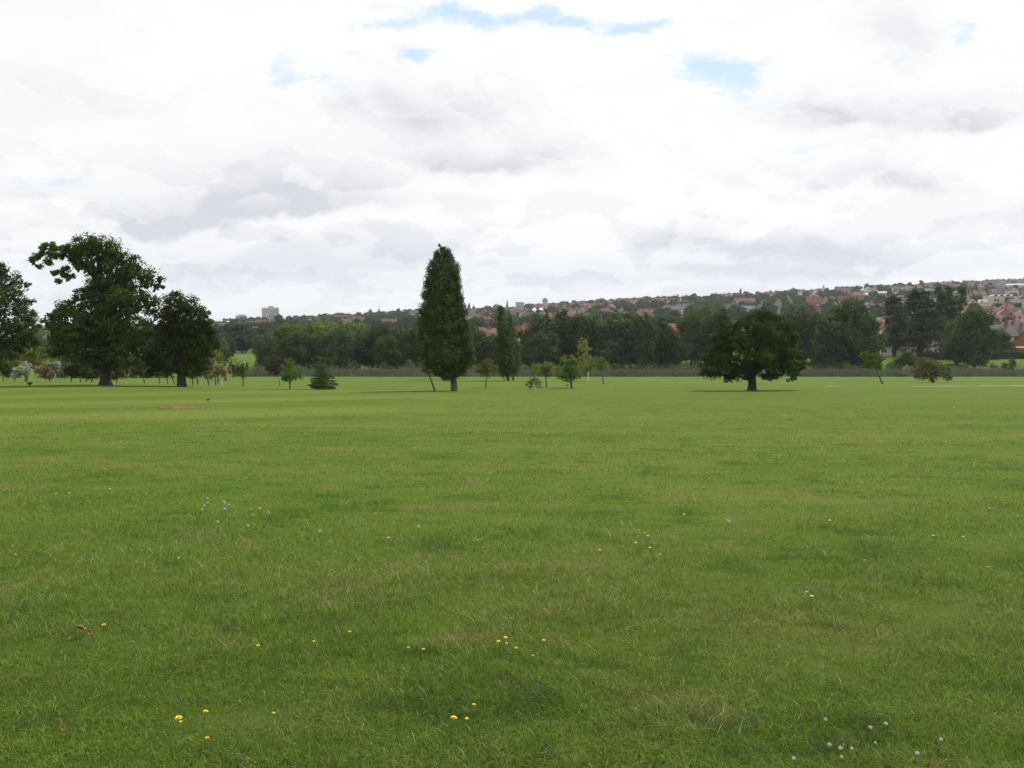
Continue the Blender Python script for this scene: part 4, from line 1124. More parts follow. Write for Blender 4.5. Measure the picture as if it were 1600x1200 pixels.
MAXH = 295; rest = []
for i, (p, px, pt, ri_) in enumerate(CH):
    q = rr.random()
    if px > 1490: k = rr.choice([0, 3, 3, 4, 5, 6, 8, 1]) if p.y < 800 else rr.choice([3, 4, 6, 7, 5])
    elif px < 1000: k = rr.choice([0, 0, 1, 2, 3, 4, 4, 1]) if p.y < 900 else rr.choice([3, 4, 5, 6, 7])
    else: k = rr.choice([0, 1, 2, 3, 8]) if p.y < 600 else rr.choice([3, 4, 5, 6, 7, 8])
    rz = .5 * math.sin(p.x * .006 + ri_ * .9) + (math.pi / 2 if (int(p.x // 90) + ri_) % 4 == 0 else 0)
    if i >= MAXH: rest.append((p, rz, k)); continue
    ent = HP[k]; o = ent[0] if not ent[1] else copy_tree(ent[0]); ent[1] = True
    o.location = p; o.rotation_euler = (0, 0, rz); sx = rr.uniform(.9, 1.12); o.scale = (sx, sx, rr.uniform(.92, 1.1))
    tag(o, f'{ent[2]} house {facing(rz)} on {band(p.y)} slope {where(px)}', 'house', 'houses on the far hillside')
for ent in HP:
    if not ent[1]:
        for c in list(ent[0].children):
            for g in list(c.children): bpy.data.objects.remove(g)
            bpy.data.objects.remove(c)
        bpy.data.objects.remove(ent[0])
if rest:
    me = bpy.data.meshes.new('distant_houses'); mb = MB(); mi = []
    mats = [R_OR, R_BR, R_DK, R_SL, W_WH, W_BK]
    for p, rz, k in rest:
        wm = rr.choice([4, 4, 5]); rm_ = {0: 0, 1: 0, 2: 0, 3: 1, 4: 1, 5: 1, 6: 2, 7: 3, 8: 1}[k]
        a = MB().gable_body(-6.5, 6.5, -4, 4, -3, 5.2, 8.2); a.move(p.x, p.y, p.z, rz); mb.add(a.v, a.f); mi += [wm] * len(a.f)
        a = MB().gable_roof(-6.5, 6.5, -4, 4, 5.2, 8.2); a.move(p.x, p.y, p.z, rz); mb.add(a.v, a.f); mi += [rm_] * len(a.f)
    me.from_pydata(mb.v, [], mb.f)
    for m_ in mats: me.materials.append(m_)
    me.polygons.foreach_set('material_index', mi); me.update()
    tag(mesh_obj('distant_houses', me), 'mass of tiny house roofs along the top of the hillside', 'houses', kind='stuff')


# ------------------------------------------------------------------ hillside trees
def hill_proto(kind, fol, seed, leaf=.8, hgt=10.0):
    o = proto_tree(kind, fol, BARK, seed, hgt, leaf, 1.5, 14, 2.0, .3, 'hillside_tree'); return o


HT = [[hill_proto('dome', HILLG, 401), False, 'rounded green'], [hill_proto('dome', HILLD, 402), False, 'rounded dark'], [hill_proto('broad', HILLG, 403), False, 'bushy green'],
      [hill_proto('upright', HILLD, 404), False, 'upright dark'], [hill_proto('broad', HILLD, 405), False, 'bushy dark'], [hill_proto('spires', HILLD, 406), False, 'narrow dark']]


def put_tree(k, p, hgt, halfw, label, group):
    ent = HT[k]; o = ent[0] if not ent[1] else copy_tree(ent[0]); ent[1] = True
    kd = ['dome', 'dome', 'broad', 'upright', 'broad', 'spires'][k]
    o.location = p; sx = halfw / (WID[kd] * 10) * 1.1; o.scale = (sx, sx, hgt / 10 / .95); o.rotation_euler = (0, 0, rr.random() * 6.28)
    return tag(o, label, 'tree', group)


SKYT = [(500, 491, 3, 5, 'thin pointed tree, left one of two on the far skyline'), (508, 490.5, 3, 5, 'thin pointed tree, right one of two on the far skyline'), (530, 488.5, 9, 1, 'round tree on the skyline right of two thin ones'),
        (579, 484, 3, 5, 'thin upright tree on the skyline left of the mast'), (598, 486, 9, 1, 'dark round tree below the radio mast'), (640, 487, 7, 1, 'skyline tree two left of the column tree'),
        (652, 483, 6, 1, 'round skyline tree touching the column tree'), (733, 475, 2.5, 5, 'thin poplar on the skyline right of the column tree'), (740, 478, 2, 5, 'second thin poplar on the skyline right of the column tree'),
        (763, 477, 8, 0, 'skyline tree left of the spire poplar top'), (778, 475, 8, 1, 'skyline tree behind the spire poplar top'), (828, 473.5, 9, 0, 'skyline tree between the flat block and domed tower'),
        (842, 474, 8, 0, 'skyline tree just left of the domed tower'), (881, 470, 8, 0, 'first skyline tree right of the domed tower'), (905, 470, 8, 1, 'second skyline tree right of the domed tower'),
        (938, 465.5, 8, 1, 'prominent round skyline tree above the birch'), (918, 472, 5, 1, 'small dark skyline tree left of the prominent round one'), (967, 466, 8, 0, 'left of two adjoining domed skyline trees'),
        (983, 465.5, 8, 0, 'right of two adjoining domed skyline trees'), (1008, 466, 7, 0, 'skyline tree before the orange roofs gap'), (1043, 463, 10, 0, 'broad pale green skyline tree left of the wide oak'),
        (1056, 463, 7, 0, 'skyline tree adjoining the broad pale green one'), (1115, 459, 7, 1, 'skyline tree left of the pointed one'), (1128, 460, 6, 1, 'small skyline tree left of the pointed one'), (1150, 457, 8, 0, 'skyline tree beside the thin pointed one above the oak'),
        (1155.5, 452, 2.2, 5, 'thin pointed tree on the skyline above the wide oak'), (1163, 457, 4, 0, 'skyline tree just right of the thin pointed one'), (1171, 458, 5, 1, 'dark skyline tree right of the thin pointed one'), (1205, 458, 8, 0, 'low skyline tree above the right of the oak'),
        (1228, 452.5, 8, 1, 'tall dark skyline tree, left one of a high pair'), (1237, 449.5, 5, 1, 'tall dark skyline tree, right one of a high pair'), (1339, 446.5, 6, 1, 'tree at the right end of the first ridge terrace'),
        (1393, 448, 7, 1, 'tree at the right end of the second ridge terrace'), (1402, 444.5, 6, 1, 'dark tree between ridge terraces and poplars'), (1436, 438, 4, 3, 'dark conical tree highest on the right ridge'),
        (1444, 441.5, 3.5, 1, 'small round tree right of the conical ridge tree'), (1454, 441.5, 4, 1, 'second small round tree right of the conical one'), (1472, 443, 6, 1, 'ridge tree behind the right poplar spires'),
        (1497, 441, 7, 0, 'pale ridge tree left of the slate roofs'), (1515, 438, 8, 1, 'dark ridge tree above the slate roofs'), (1524, 440, 5, 0, 'pale ridge tree above the slate roofs'), (1552, 440.5, 6, 1, 'low dark ridge tree behind the slate roofs'),
        (1571, 436.5, 7, 1, 'dark ridge tree near the right edge'), (1590, 439, 6, 0, 'last ridge tree by the right edge'), (388, 498.5, 7, 1, 'round tree right of the small tower block'), (361, 497.5, 3, 3, 'pointed tree, left of two beside the small block'),
        (366, 498, 3, 3, 'pointed tree, right of two beside the small block'), (437, 492, 7, 3, 'dark tree right of the buff church tower'), (446, 497, 8, 1, 'dark bush-like tree right of the church tower'), (456, 496, 6, 1, 'dark tree left of the grey hipped roofs')]
for px, pt, hw, k, lab in SKYT:
    y = 1470.0 if px > 460 or px < 400 else 900.0
    p = at(px, y); hgt = max(6, top_z(pt, y) - p.z); put_tree(k, p, hgt, hw * y / F, lab, 'trees along the far skyline')
for k in range(60):                                            # low ridge scrub that closes the skyline
    px = 335 + (1600 - 335) * (k + rr.random()) / 60
    if 404 < px < 440 or 369 < px < 388 or 655 < px < 725 or 1272 < px < 1290 or 1300 < px < 1342 or 1348 < px < 1390: continue
    y = 1440 + 50 * rr.random(); p = at(px, y)
    put_tree(rr.choice([0, 1, 2, 4]), p, rr.uniform(6, 9.5), rr.uniform(5, 9), 'low tree closing the skyline ' + where(px), 'low trees closing the far skyline')
CT.sort(key=lambda c: c[0].y); MAXT = 280; restT = CT[MAXT:] + CX
idxs = list(range(len(CT)))
for i, (p, px, pt) in enumerate(CT[:MAXT]):
    k = rr.choice([0, 1, 2, 4, 4, 0, 3]); hgt = rr.uniform(6.5, 12)
    put_tree(k, p, hgt, hgt * rr.uniform(.38, .58), f'{"tall" if hgt > 10 else ("low" if hgt < 8 else "middling")} {HT[k][2]} tree on {band(p.y)} slope {where(px)}', 'trees among the houses on the hillside')
if restT:
    bl = []; rg = np.random.default_rng(50); PP = []; NN = []
    for p, px, pt in restT:
        hgt = rr.uniform(6.5, 11); w_ = hgt * rr.uniform(.4, .55)
        for k in range(4):
            m_ = 34; D = rg.normal(0, 1, (m_, 3)); D /= np.linalg.norm(D, axis=1)[:, None]
            c = np.array([p.x + rr.uniform(-.5, .5) * w_, p.y + rr.uniform(-.5, .5) * w_, p.z + hgt * rr.uniform(.3, .68)])
            PP.append(c + D * np.array([w_ * .62, w_ * .62, hgt * .32])); NN.append(D + rg.normal(0, .25, (m_, 3)) + [0, 0, .3])
    PP = np.concatenate(PP); NN = np.concatenate(NN); NN /= np.linalg.norm(NN, axis=1)[:, None]
    V = leaf_arrays(PP, NN, 3.0, rg, .8)
    tag(mesh_obj('distant_woods', np_mesh('distant_woods', V, np.full(len(PP), 4), np.arange(len(V)), HILLG, rnd=np.repeat(rg.random(len(PP)), 4))),
        'mass of small trees merging together high on the hillside', 'woods', kind='stuff')
for ent in HT:
    if not ent[1]:
        for c in list(ent[0].children): bpy.data.objects.remove(c)
        bpy.data.objects.remove(ent[0])


# ------------------------------------------------------------------ landmarks on the skyline and in the town
def place(px, y, name, label, cat='building', turn=0.0, base_py=None):
    p = at(px, y)
    if base_py is not None: p.z = top_z(base_py, y)
    a = ray(px, 560)[0]
    return empty(name, p, -math.atan(a) + turn, label, cat), y / F


def block_windows(root, x0, x1, yf, z0, z1, cols, rows, mat=WIN):
    for r_ in range(rows):
        for c in range(cols):
            x = x0 + (x1 - x0) * (c + .5) / cols; z = z0 + (z1 - z0) * (r_ + .3) / rows; w_ = (x1 - x0) / cols * .3; hh = (z1 - z0) / rows * .5
            MB().box(x - w_, x + w_, yf - .12, yf - .004, z, z + hh).build('window', mat, root)


# tower blocks
r0, s = place(423.5, 1700, 'tower_block', 'large grey tower block on the left skyline', base_py=512)
hh = top_z(480, 1700) - r0.location.z; W2 = 13 * s
mb = MB(); mb.box(-W2, -W2 * .25, -9, 9, 0, hh - 1.0).box(-W2 * .25 + .01, W2 * .42, -11, 9.5, 0, hh).box(W2 * .42 + .01, W2, -8, 9, 0, hh - .5); mb.build('wall', W_GR, r0)
MB().box(-W2 * .2, W2 * .35, -6, 6, hh + .01, hh + 1.6).build('roof', simple('roof_plant', (.2, .2, .2), .9), r0)
for (xa, xb, yf) in ((-W2, -W2 * .25, -9), (-W2 * .25, W2 * .42, -11), (W2 * .42, W2, -8)):
    for c in range(3):
        x = xa + (xb - xa) * (c + .5) / 3; MB().box(x - .55, x + .55, yf - .15, yf - .005, 4, hh - 3).build('window_band', simple('grey_glazing', (.17, .17, .19), .5, .3, .6), r0)  # window bands in a plain grey glazing tone, varied by noise
r0, s = place(378.5, 1700, 'tower_block', 'small pinkish tower block on the far left skyline', turn=.6, base_py=512)
hh = top_z(493, 1700) - r0.location.z; W2 = 6.2 * s
MB().box(-W2, W2, -6.5, 6.5, 0, hh).build('wall', simple('pink_concrete', (.38, .31, .29), .9, .1, .5), r0); MB().box(-W2 * .5, W2 * .6, -4, 4, hh + .01, hh + 1.8).build('roof', W_GR, r0)
block_windows(r0, -W2, W2, -6.5, 3, hh - 1, 4, 7, simple('grey_glazing', (.17, .17, .19)))
# church with buff tower
r0, s = place(425, 880, 'church', 'church with a buff stone tower and long dark red roof', turn=.15, base_py=520)
hh = top_z(494, 880) - r0.location.z; T = 3.1 * s
mb = MB(); mb.box(-T, T, -T, T, 0, hh * .93); mb.build('tower', simple('buff_stone', (.46, .36, .20), .9, .15, 1), r0)
MB().gable_roof(-T, T, -T, T, hh * .93, hh * 1.09, .1, .2).move(0, 0, .03, math.pi / 2).build('tower_roof', R_RD, r0); MB().gable_body(-T + .02, T - .02, -T + .02, T - .02, hh * .93 + .01, hh * .93 + .02, hh * 1.08).move(0, 0, 0, math.pi / 2).build('tower_gable', MATS['buff_stone'], r0)
for dx_ in (-.35, .35): MB().box(dx_ * T - .32, dx_ * T + .32, -T - .12, -T - .004, hh * .55, hh * .85).build('louvre', simple('dark_opening', (.05, .04, .035)), r0)
MB().gable_body(-12.5, -T - .02, -5.2, 5.2, -2, hh * .35, hh * .78).build('nave', W_BK, r0); MB().gable_roof(-12.5, -T - .3, -5.2, 5.2, hh * .35, hh * .78).build('nave_roof', R_RD, r0)
# red turreted building at the left
r0, s = place(344, 700, 'red_building', 'bright red turret-roofed building at the left of the town', base_py=524)
hh = .62 * top_z(512, 700) - .62 * r0.location.z; mr = simple('bright_red_tiles', (.26, .045, .03), .8, .2, 1); MB().box(-4, 4, -3, 3, -2, hh * .7).build('wall', W_BK, r0)
MB().hip_roof(-4, 4, -3, 3, hh * .7, hh * 1.15, .3).build('roof', mr, r0); MB().box(-1.3, 1.3, -4, -1.4, -2, hh * 1.3).build('turret', mr, r0); MB().lathe([(1.9, hh * 1.3 + .01), (.05, hh * 1.85)], 8, (0, -2.7)).build('turret_roof', mr, r0)
# pale sheds
for k, (px, py) in enumerate([(344, 502.5), (354, 503.5)]):
    r0, s = place(px, 1350, 'long_shed', ['pale long shed left of the small tower block', 'pale long shed nearest the small tower block'][k], base_py=py + 2)
    MB().gable_body(-4.5, 4.5, -4, 4, -2, 2.2, 3.4).build('wall', W_WH, r0); MB().gable_roof(-4.5, 4.5, -4, 4, 2.2, 3.4).build('roof', simple('pale_sheet', (.45, .45, .46)), r0)
# grey hipped group right of church
r0, s = place(475, 1500, 'hall', 'grey multi-pitched hall on the skyline right of the big tower block', base_py=503)
MB().box(-13, 13, -6, 6, -3, 5).build('wall', W_GR, r0)
for k, x in enumerate((-9, -1, 7)): MB().hip_roof(x - 4, x + 4.5, -5.8, 5.8, 5.01 + .02 * k, 10 - (k == 0) * 2, 0, 3.2).build('roof', simple('grey_sheet', (.33, .33, .36)), r0)
r0, s = place(559, 1600, 'office_block', 'small white flat-roofed block on the skyline between conifer and mast', base_py=500)
MB().box(-8, 2.5, -4, 4, -3, 9.5).build('wall', W_WH, r0); MB().box(2.52, 7, -4.5, 4.5, -3, 11.8).build('stair_tower', W_WH, r0); block_windows(r0, -8, 2.5, -4, 2, 9, 5, 2)
# radio mast
r0, s = place(593, 1650, 'radio_mast', 'slender radio mast on the left skyline', 'mast', base_py=496)
hh = top_z(477, 1650) - r0.location.z; mm = simple('mast_concrete', (.20, .18, .22), .8)
MB().lathe([(1.3, 0), (.9, hh * .72), (.9, hh * .725)], 10).build('shaft', mm, r0); MB().lathe([(1.6, hh * .52), (1.6, hh * .56)], 10).build('gallery', mm, r0); MB().lathe([(1.5, hh * .6), (1.5, hh * .66)], 10).build('gallery', mm, r0)
MB().lathe([(.35, hh * .73), (.2, hh)], 6).build('antenna', mm, r0)
# spire church
r0, s = place(792.5, 1440, 'church', 'church with a thin pointed spire on the skyline', base_py=492)
hh = top_z(467, 1440) - r0.location.z; st = simple('dark_stone', (.16, .15, .15), .9)
MB().box(-1.6, 1.6, -1.6, 1.6, -2, hh * .55).build('tower', st, r0); MB().lathe([(2.0, hh * .55 + .01), (.08, hh)], 8).build('spire', st, r0)
MB().gable_body(-4, 12, 2.0, 9, -2, hh * .2, hh * .42).build('nave', simple('terracotta_brick', (.36, .20, .15)), r0); MB().gable_roof(-4, 12, 2.0, 9, hh * .2, hh * .42).build('nave_roof', R_BR, r0)
r0, s = place(812, 1430, 'office_block', 'grey flat-roofed block right of the pointed spire', turn=.25, base_py=488)
hh = top_z(473, 1430) - r0.location.z; MB().box(-5.2, 5.2, -4, 4, -2, hh).build('wall', W_GR, r0); MB().box(-5.5, 5.5, -4.3, 4.3, hh + .01, hh + .7).build('parapet', simple('dark_trim', (.12, .12, .12)), r0); block_windows(r0, -5, 5, -4, 1, hh - .5, 5, 4)
# pale terrace below
r0, s = place(800, 1250, 'terrace', 'pale pink-roofed terrace below the pointed spire', base_py=491)
MB().gable_body(-13, 13, -4, 4, -2, 4.5, 7).build('wall', W_WH, r0); MB().gable_roof(-13, 13, -4, 4, 4.5, 7).build('roof', simple('pinkish_tiles', (.40, .25, .20)), r0)
# green domed tower in scaffold
r0, s = place(851.5, 1350, 'domed_tower', 'scaffolded tower with a green copper dome', 'tower', base_py=487)
hh = top_z(463.5, 1350) - r0.location.z; R = 3.3
MB().lathe([(R, -2), (R, hh * .68)], 12).build('drum', W_GR, r0)
MB().lathe([(R * 1.02 * math.cos(t), hh * .68 + .01 + hh * .26 * math.sin(t)) for t in [0, .3, .6, .9, 1.15, 1.35, 1.5]], 14).build('dome', COPPER, r0, True)
MB().lathe([(.25, hh * .93), (.1, hh)], 6).build('finial', COPPER, r0)
scf = simple('scaffold_tube', (.40, .38, .36), .5)
mb = MB()
for k in range(10):
    an = 6.283 * k / 10; mb.tube([(R * 1.25 * math.cos(an), R * 1.25 * math.sin(an), -2), (R * 1.25 * math.cos(an), R * 1.25 * math.sin(an), hh * .82)], [.12, .12], 4)
for z in (.2, .35, .5, .65, .8):
    mb.tube([(R * 1.25 * math.cos(6.283 * k / 10), R * 1.25 * math.sin(6.283 * k / 10), hh * z) for k in range(11)], [.12] * 11, 4)
mb.build('scaffold', scf, r0)
r0, s = place(865, 1300, 'domed_hall', 'hall with a bright green roof right of the domed tower', base_py=489)
MB().box(-5, 5, -4, 4, -2, 4).build('wall', W_BK, r0); MB().lathe([(4.6 * math.cos(t), 4.01 + 5.2 * math.sin(t)) for t in [0, .3, .6, .9, 1.15, 1.35, 1.5]], 14).build('roof', simple('bright_green_copper', (.06, .38, .25), .5), r0, True)
# marquee
r0, s = place(840, 1150, 'marquee', 'white twin-peaked marquee tent in the town', 'tent', base_py=487.5)
for x in (-3.6, 3.6):
    MB().box(x - 3.5, x + 3.5, -3.5, 3.5, -1, 2.2).build('canvas_wall', TENT, r0); MB().lathe([(4.9, 2.21), (2.4, 3.6), (.9, 4.8), (.08, 5.8)], 4, (x, 0)).build('canvas_roof', TENT, r0)
# white ridge building with a tower
r0, s = place(1280, 1480, 'water_tower', 'white flat building with a raised block on the ridge above the wide oak', 'building', base_py=461)
hh = top_z(450.5, 1480) - r0.location.z; MB().box(-6, 2.6, -4, 4, -2, hh).build('wall', W_WH, r0); MB().box(2.62, 5.6, -3.5, 3.5, -2, hh + 4).build('raised_block', W_WH, r0); MB().box(2.9, 5.3, -3, 3, hh + 4.01, hh + 4.6).build('cap', W_GR, r0); block_windows(r0, -6, 2.6, -4, 2, hh, 5, 2)


def terrace(px, y, pa, pb, pt, pbase, name, label, rm, wm, nchim=0, turn=0.0, depth=9, roofshare=.45, wins=8):
    r0, s = place(px, y, name, label, base_py=pbase, turn=turn)
    x0, x1 = (pa - px) * s, (pb - px) * s; zt = top_z(pt, y) - r0.location.z; zw = zt * (1 - roofshare)
    MB().gable_body(x0, x1, -depth / 2, depth / 2, -5, zw, zt).build('wall', wm, r0); rf = MB().gable_roof(x0, x1, -depth / 2, depth / 2, zw, zt).build('roof', rm, r0)
    for k in range(nchim):
        cx = x0 + (x1 - x0) * (k + .5) / nchim; MB().box(cx - .6, cx + .6, -.5, .5, zt - .8, zt + 1.2).build('chimney', CHIM, rf)
    for k in range(wins):
        x = x0 + (x1 - x0) * (k + .5) / wins; MB().box(x - .6, x + .6, -depth / 2 - .1, -depth / 2 - .004, zw * .5, zw * .5 + 1.4).build('window', FRM if wins < 9 else WIN, r0)
    return r0


terrace(1322, 1430, 1303, 1341, 448, 459, 'terrace', 'long brown terrace on the ridge, left one of two', R_DK, simple('dull_brick', (.24, .15, .12)), 5, .06, roofshare=.4)
terrace(1370, 1430, 1349, 1388, 445.5, 457, 'terrace', 'long brown terrace on the ridge, right one of two', R_DK, MATS['dull_brick'], 5, .06, roofshare=.4)
terrace(1310, 980, 1308, 1345, 462, 482, 'mansion_block', 'right wing of the big dark red roofed block', R_RD, W_BK, 0, 0, 12, .55, 3)
terrace(1268, 980, 1258, 1281, 463.5, 482, 'mansion_block', 'left wing of the big dark red roofed block', R_RD, W_BK, 1, 0, 12, .55, 2)
r0, s = place(1287.5, 965, 'mansion_block', 'steep central brick gable of the big dark red roofed block', base_py=484)
hh = top_z(460, 965) - r0.location.z; MB().gable_body(-5, 5, -5.6, 5.6, -4, hh * .15, hh).move(0, 0, 0, math.pi / 2).build('wall', simple('gable_brick', (.34, .20, .12)), r0); MB().gable_roof(-5, 5, -5.6, 5.6, hh * .15, hh).move(0, 0, 0, math.pi / 2).build('roof', R_RD, r0)
terrace(1357, 1200, 1349, 1364, 458.5, 463, 'house', 'white-gabled house on the ridge below the terraces', W_WH, W_WH, 0, 0, 8, .5, 0)
terrace(1385, 1250, 1369, 1397, 455.5, 461, 'long_shed', 'long white low shed below the right ridge terrace', simple('pale_sheet', (.45, .45, .46)), W_WH, 0, 0, 8, .35, 4)
terrace(1375, 1000, 1362, 1392, 468, 478, 'terrace', 'low brown terrace below the long white shed', R_BR, W_BK, 3, .1, 9, .6, 4)
terrace(1062, 1250, 1050, 1074, 469, 478, 'terrace', 'dark roofed terrace on the slope left of the wide oak', R_RD, W_BK, 2, .1, 9, .5, 4)
terrace(1067, 1400, 1062, 1072, 467, 471, 'long_shed', 'small white shed on the skyline left of the wide oak', TENT, TENT, 0, 0, 8, .2, 0)
terrace(1165, 1100, 1147, 1178, 466, 475, 'terrace', 'dark red terrace among trees above the wide oak', R_RD, W_BK, 2, 0, 9, .55, 4)
terrace(1531, 1250, 1517, 1542, 448, 458, 'hall', 'long dark slate hall on the right ridge, left one of two', R_SL, W_BK, 0, .1, 12, .7, 3)
terrace(1554, 1230, 1543, 1566, 446, 457, 'hall', 'long dark slate hall on the right ridge, right one of two', R_SL, W_BK, 0, .0, 12, .7, 3)
terrace(1588, 1250, 1571, 1620, 443.5, 451, 'terrace', 'white long building with dormers at the right edge ridge', simple('pale_sheet', (.45, .45, .46)), W_WH, 0, .0, 9, .25, 8)
# cream factory with striped grey roof
r0, s = place(1563, 880, 'factory', 'cream factory building with a ribbed grey roof at the right', base_py=478, turn=.3)
hh = top_z(463, 880) - r0.location.z; gs = simple('grey_sheet', (.33, .33, .36))
MB().box(-10, 10, -7, 7, -4, hh).build('wall', W_CR, r0)
for k in range(4): MB().gable_roof(-10 + 5 * k + .02, -5 + 5 * k - .02, -7, 7, 0, 0.01, 0, .0).v
mb = MB()
for k in range(4):
    xa = -10 + 5 * k; a = MB().gable_roof(-7, 7, -2.48, 2.48, hh + .02, hh + 1.3, 0.01, .1).move(xa + 2.5, 0, 0, math.pi / 2); mb.add(a.v, a.f)
mb.build('roof', gs, r0)
for x in (-8, -5.5): MB().box(x - .7, x + .7, -7.12, -7.004, hh * .45, hh * .75).build('window', WIN, r0)
MB().box(6.5, 8.5, -7.12, -7.004, 0, hh * .4).build('door', WIN, r0)
# arched roof hall
r0, s = place(1512.5, 900, 'arched_hall', 'cream hall with an arched end left of the factory', base_py=478)
W2 = 9 * s; h0 = top_z(474, 900) - r0.location.z; ht = top_z(467.5, 900) - r0.location.z; n_ = 14
pr = [(-W2, -3)] + [(-W2 * math.cos(math.pi * k / n_), h0 + (ht - h0) * math.sin(math.pi * k / n_)) for k in range(n_ + 1)] + [(W2, -3)]
def extr(pr, y0, y1):
    m = len(pr); return MB().add([(x, y0, z) for x, z in pr] + [(x, y1, z) for x, z in pr], [tuple(range(m))[::-1] if False else tuple(range(m)), tuple(range(m, 2 * m))[::-1]] + [(k, k + m, (k + 1) % m + m, (k + 1) % m) for k in range(m)])
extr(pr, -6, 6).build('wall', W_CR, r0)
ar = pr[1:-1]; outer = [(x * 1.04, z + .3) for x, z in ar]; extr(ar + outer[::-1], -5.7, 6.3).move(0, 0, .01).build('roof', gs, r0)
r0, s = place(1536, 900, 'long_shed', 'long grey-green roofed shed between arched hall and factory', base_py=477)
MB().gable_body(-5.5, 5.5, -4, 4, -3, 2.6, 5).build('wall', W_CR, r0); MB().gable_roof(-5.5, 5.5, -4, 4, 2.6, 5).build('roof', simple('grey_green_sheet', (.24, .28, .27)), r0)
r0, s = place(1599, 1420, 'chimney_block', 'small dark block standing up on the ridge at the right edge', base_py=444)
MB().box(-3, 3, -3, 3, -2, top_z(433, 1420) - r0.location.z).build('wall', simple('purple_brick', (.10, .07, .12)), r0); MB().box(-3.2, 3.2, -3.2, 3.2, top_z(433, 1420) - r0.location.z + .01, top_z(433, 1420) - r0.location.z + .5).build('cap', gs, r0)

# --- nearer houses at the foot of the hill
def near_house(px, y, label, turn=0.0, name='house', base_py=None, **kw):
    o = house(name, **kw); p = at(px, y)
    if base_py is not None: p.z = top_z(base_py, y)
    o.location = p; o.rotation_euler = (0, 0, -math.atan(ray(px, 560)[0]) + turn)
    return tag(o, label, 'house')


o = near_house(1460, 300, 'white half-timbered house with black beams behind the poplar spires', .35, wd=9, dp=8, wall=5.2, rise=3.6, rm=R_BR, wm=W_WH, chim=1, detail=3)
for x in (-4.2, -2.8, -1.4, 0, 1.4, 2.8, 4.2): MB().box(x - .09, x + .09, -4.06, -4.003, 2.9, 5.1).build('beam', TIMB, o)
MB().box(-4.5, 4.5, -4.09, -4.062, 2.75, 2.95).build('beam', TIMB, o)
MB().box(1.2, 4.2, -4.8, -4.1, .1, 4.9).build('bay', W_WH, o)
o = near_house(1420, 302, 'long low white house front between the poplar stems', .0, wd=17, dp=7, wall=3.4, rise=2.4, rm=R_DK, wm=W_WH, chim=1, detail=0)
for k in range(6): window(o, -7 + 2.8 * k, -3.5, .8, 1.7, 1.5, -1)
near_house(1378, 306, 'low white house mostly hidden behind the biggest dark belt tree', .0, wd=9, dp=6, wall=2.6, rise=1.6, rm=R_DK, wm=W_WH, chim=0, detail=0)
near_house(1256, 300, 'white house with a dark window just right of the wide oak', .1, wd=6.5, dp=6, wall=2.8, rise=1.7, rm=simple('pale_sheet', (.45, .45, .46)), wm=W_WH, chim=0, detail=1)
near_house(1069, 304, 'small white house glimpsed in the gap left of the wide oak', -.3, wd=4.5, dp=5, wall=3.6, rise=1.8, rm=R_DK, wm=W_WH, chim=0, detail=1)
near_house(1590, 305, 'red brick building with a steep roof at the right edge behind the hedge', -.1, wd=10, dp=8, wall=2.2, rise=.4, rm=W_BK, wm=W_BK, chim=0, detail=0)
near_house(1607, 318, 'dark brick gable standing over the brick building at the right edge', 1.3, wd=9, dp=7, wall=4.0, rise=3.4, rm=R_BR, wm=W_BK, chim=1, detail=0)
near_house(1594, 352, 'grey-walled house with windows above the brick building at the right edge', .2, wd=10, dp=8, wall=5.0, rise=3.4, rm=R_DK, wm=W_GR, chim=1, detail=3)
near_house(1600, 400, 'white-eaved house above the grey-walled one at the right edge', .1, wd=13, dp=8, wall=5, rise=3.3, rm=R_BR, wm=W_WH, chim=2, detail=2)
near_house(1560, 420, 'brown-roofed house above the rounded grey-green tree', -.2, wd=12, dp=8, wall=5, rise=3.3, rm=R_BR, wm=W_WH, chim=1, detail=2)
near_house(1572, 372, 'pinkish-roofed house right behind the rounded grey-green tree', .3, wd=11, dp=8, wall=4.5, rise=3, rm=R_BR, wm=W_BK, chim=1, detail=2)
near_house(822, 470, 'bright orange-roofed house low in the gap right of the spire poplar', .2, wd=15, dp=9, wall=4.5, rise=3.6, rm=R_OR, wm=W_BK, chim=1, detail=3, roof='hip')
near_house(812, 560, 'orange roofed house second row in the gap right of the spire poplar', .9, wd=16, dp=8, wall=4.5, rise=3.4, rm=R_OR, wm=W_WH, chim=2, detail=2)
near_house(828, 600, 'orange gabled house climbing away in the gap right of the spire poplar', 1.1, wd=18, dp=8, wall=4.5, rise=3.4, rm=R_OR, wm=W_WH, chim=2, detail=2)
near_house(762, 520, 'orange roofed house in the gap left of the spire poplar', .2, wd=16, dp=9, wall=4.5, rise=3.6, rm=R_OR, wm=W_BK, chim=1, detail=2)
near_house(1058, 520, 'brightest orange roof in the gap left of the wide oak', .6, wd=15, dp=9, wall=4.5, rise=3.6, rm=R_OR, wm=W_WH, chim=1, detail=2)
near_house(1066, 440, 'lower orange roof in the gap left of the wide oak', -.5, wd=12, dp=8, wall=4.5, rise=3.2, rm=R_OR, wm=W_WH, chim=1, detail=2)
near_house(1148, 560, 'reddish roofs showing over the wide oak at its left', .5, wd=14, dp=8, wall=5, rise=3.4, rm=R_OR, wm=W_WH, chim=2, detail=2)
near_house(1215, 520, 'brown gable with white windows over the right of the wide oak', .4, wd=15, dp=9, wall=5, rise=4.2, rm=R_BR, wm=W_BK, chim=1, detail=3)
near_house(862, 640, 'orange roofs peeping over the belt below the green-roofed hall', .3, wd=16, dp=8, wall=5, rise=3.4, rm=R_OR, wm=W_WH, chim=2, detail=2)


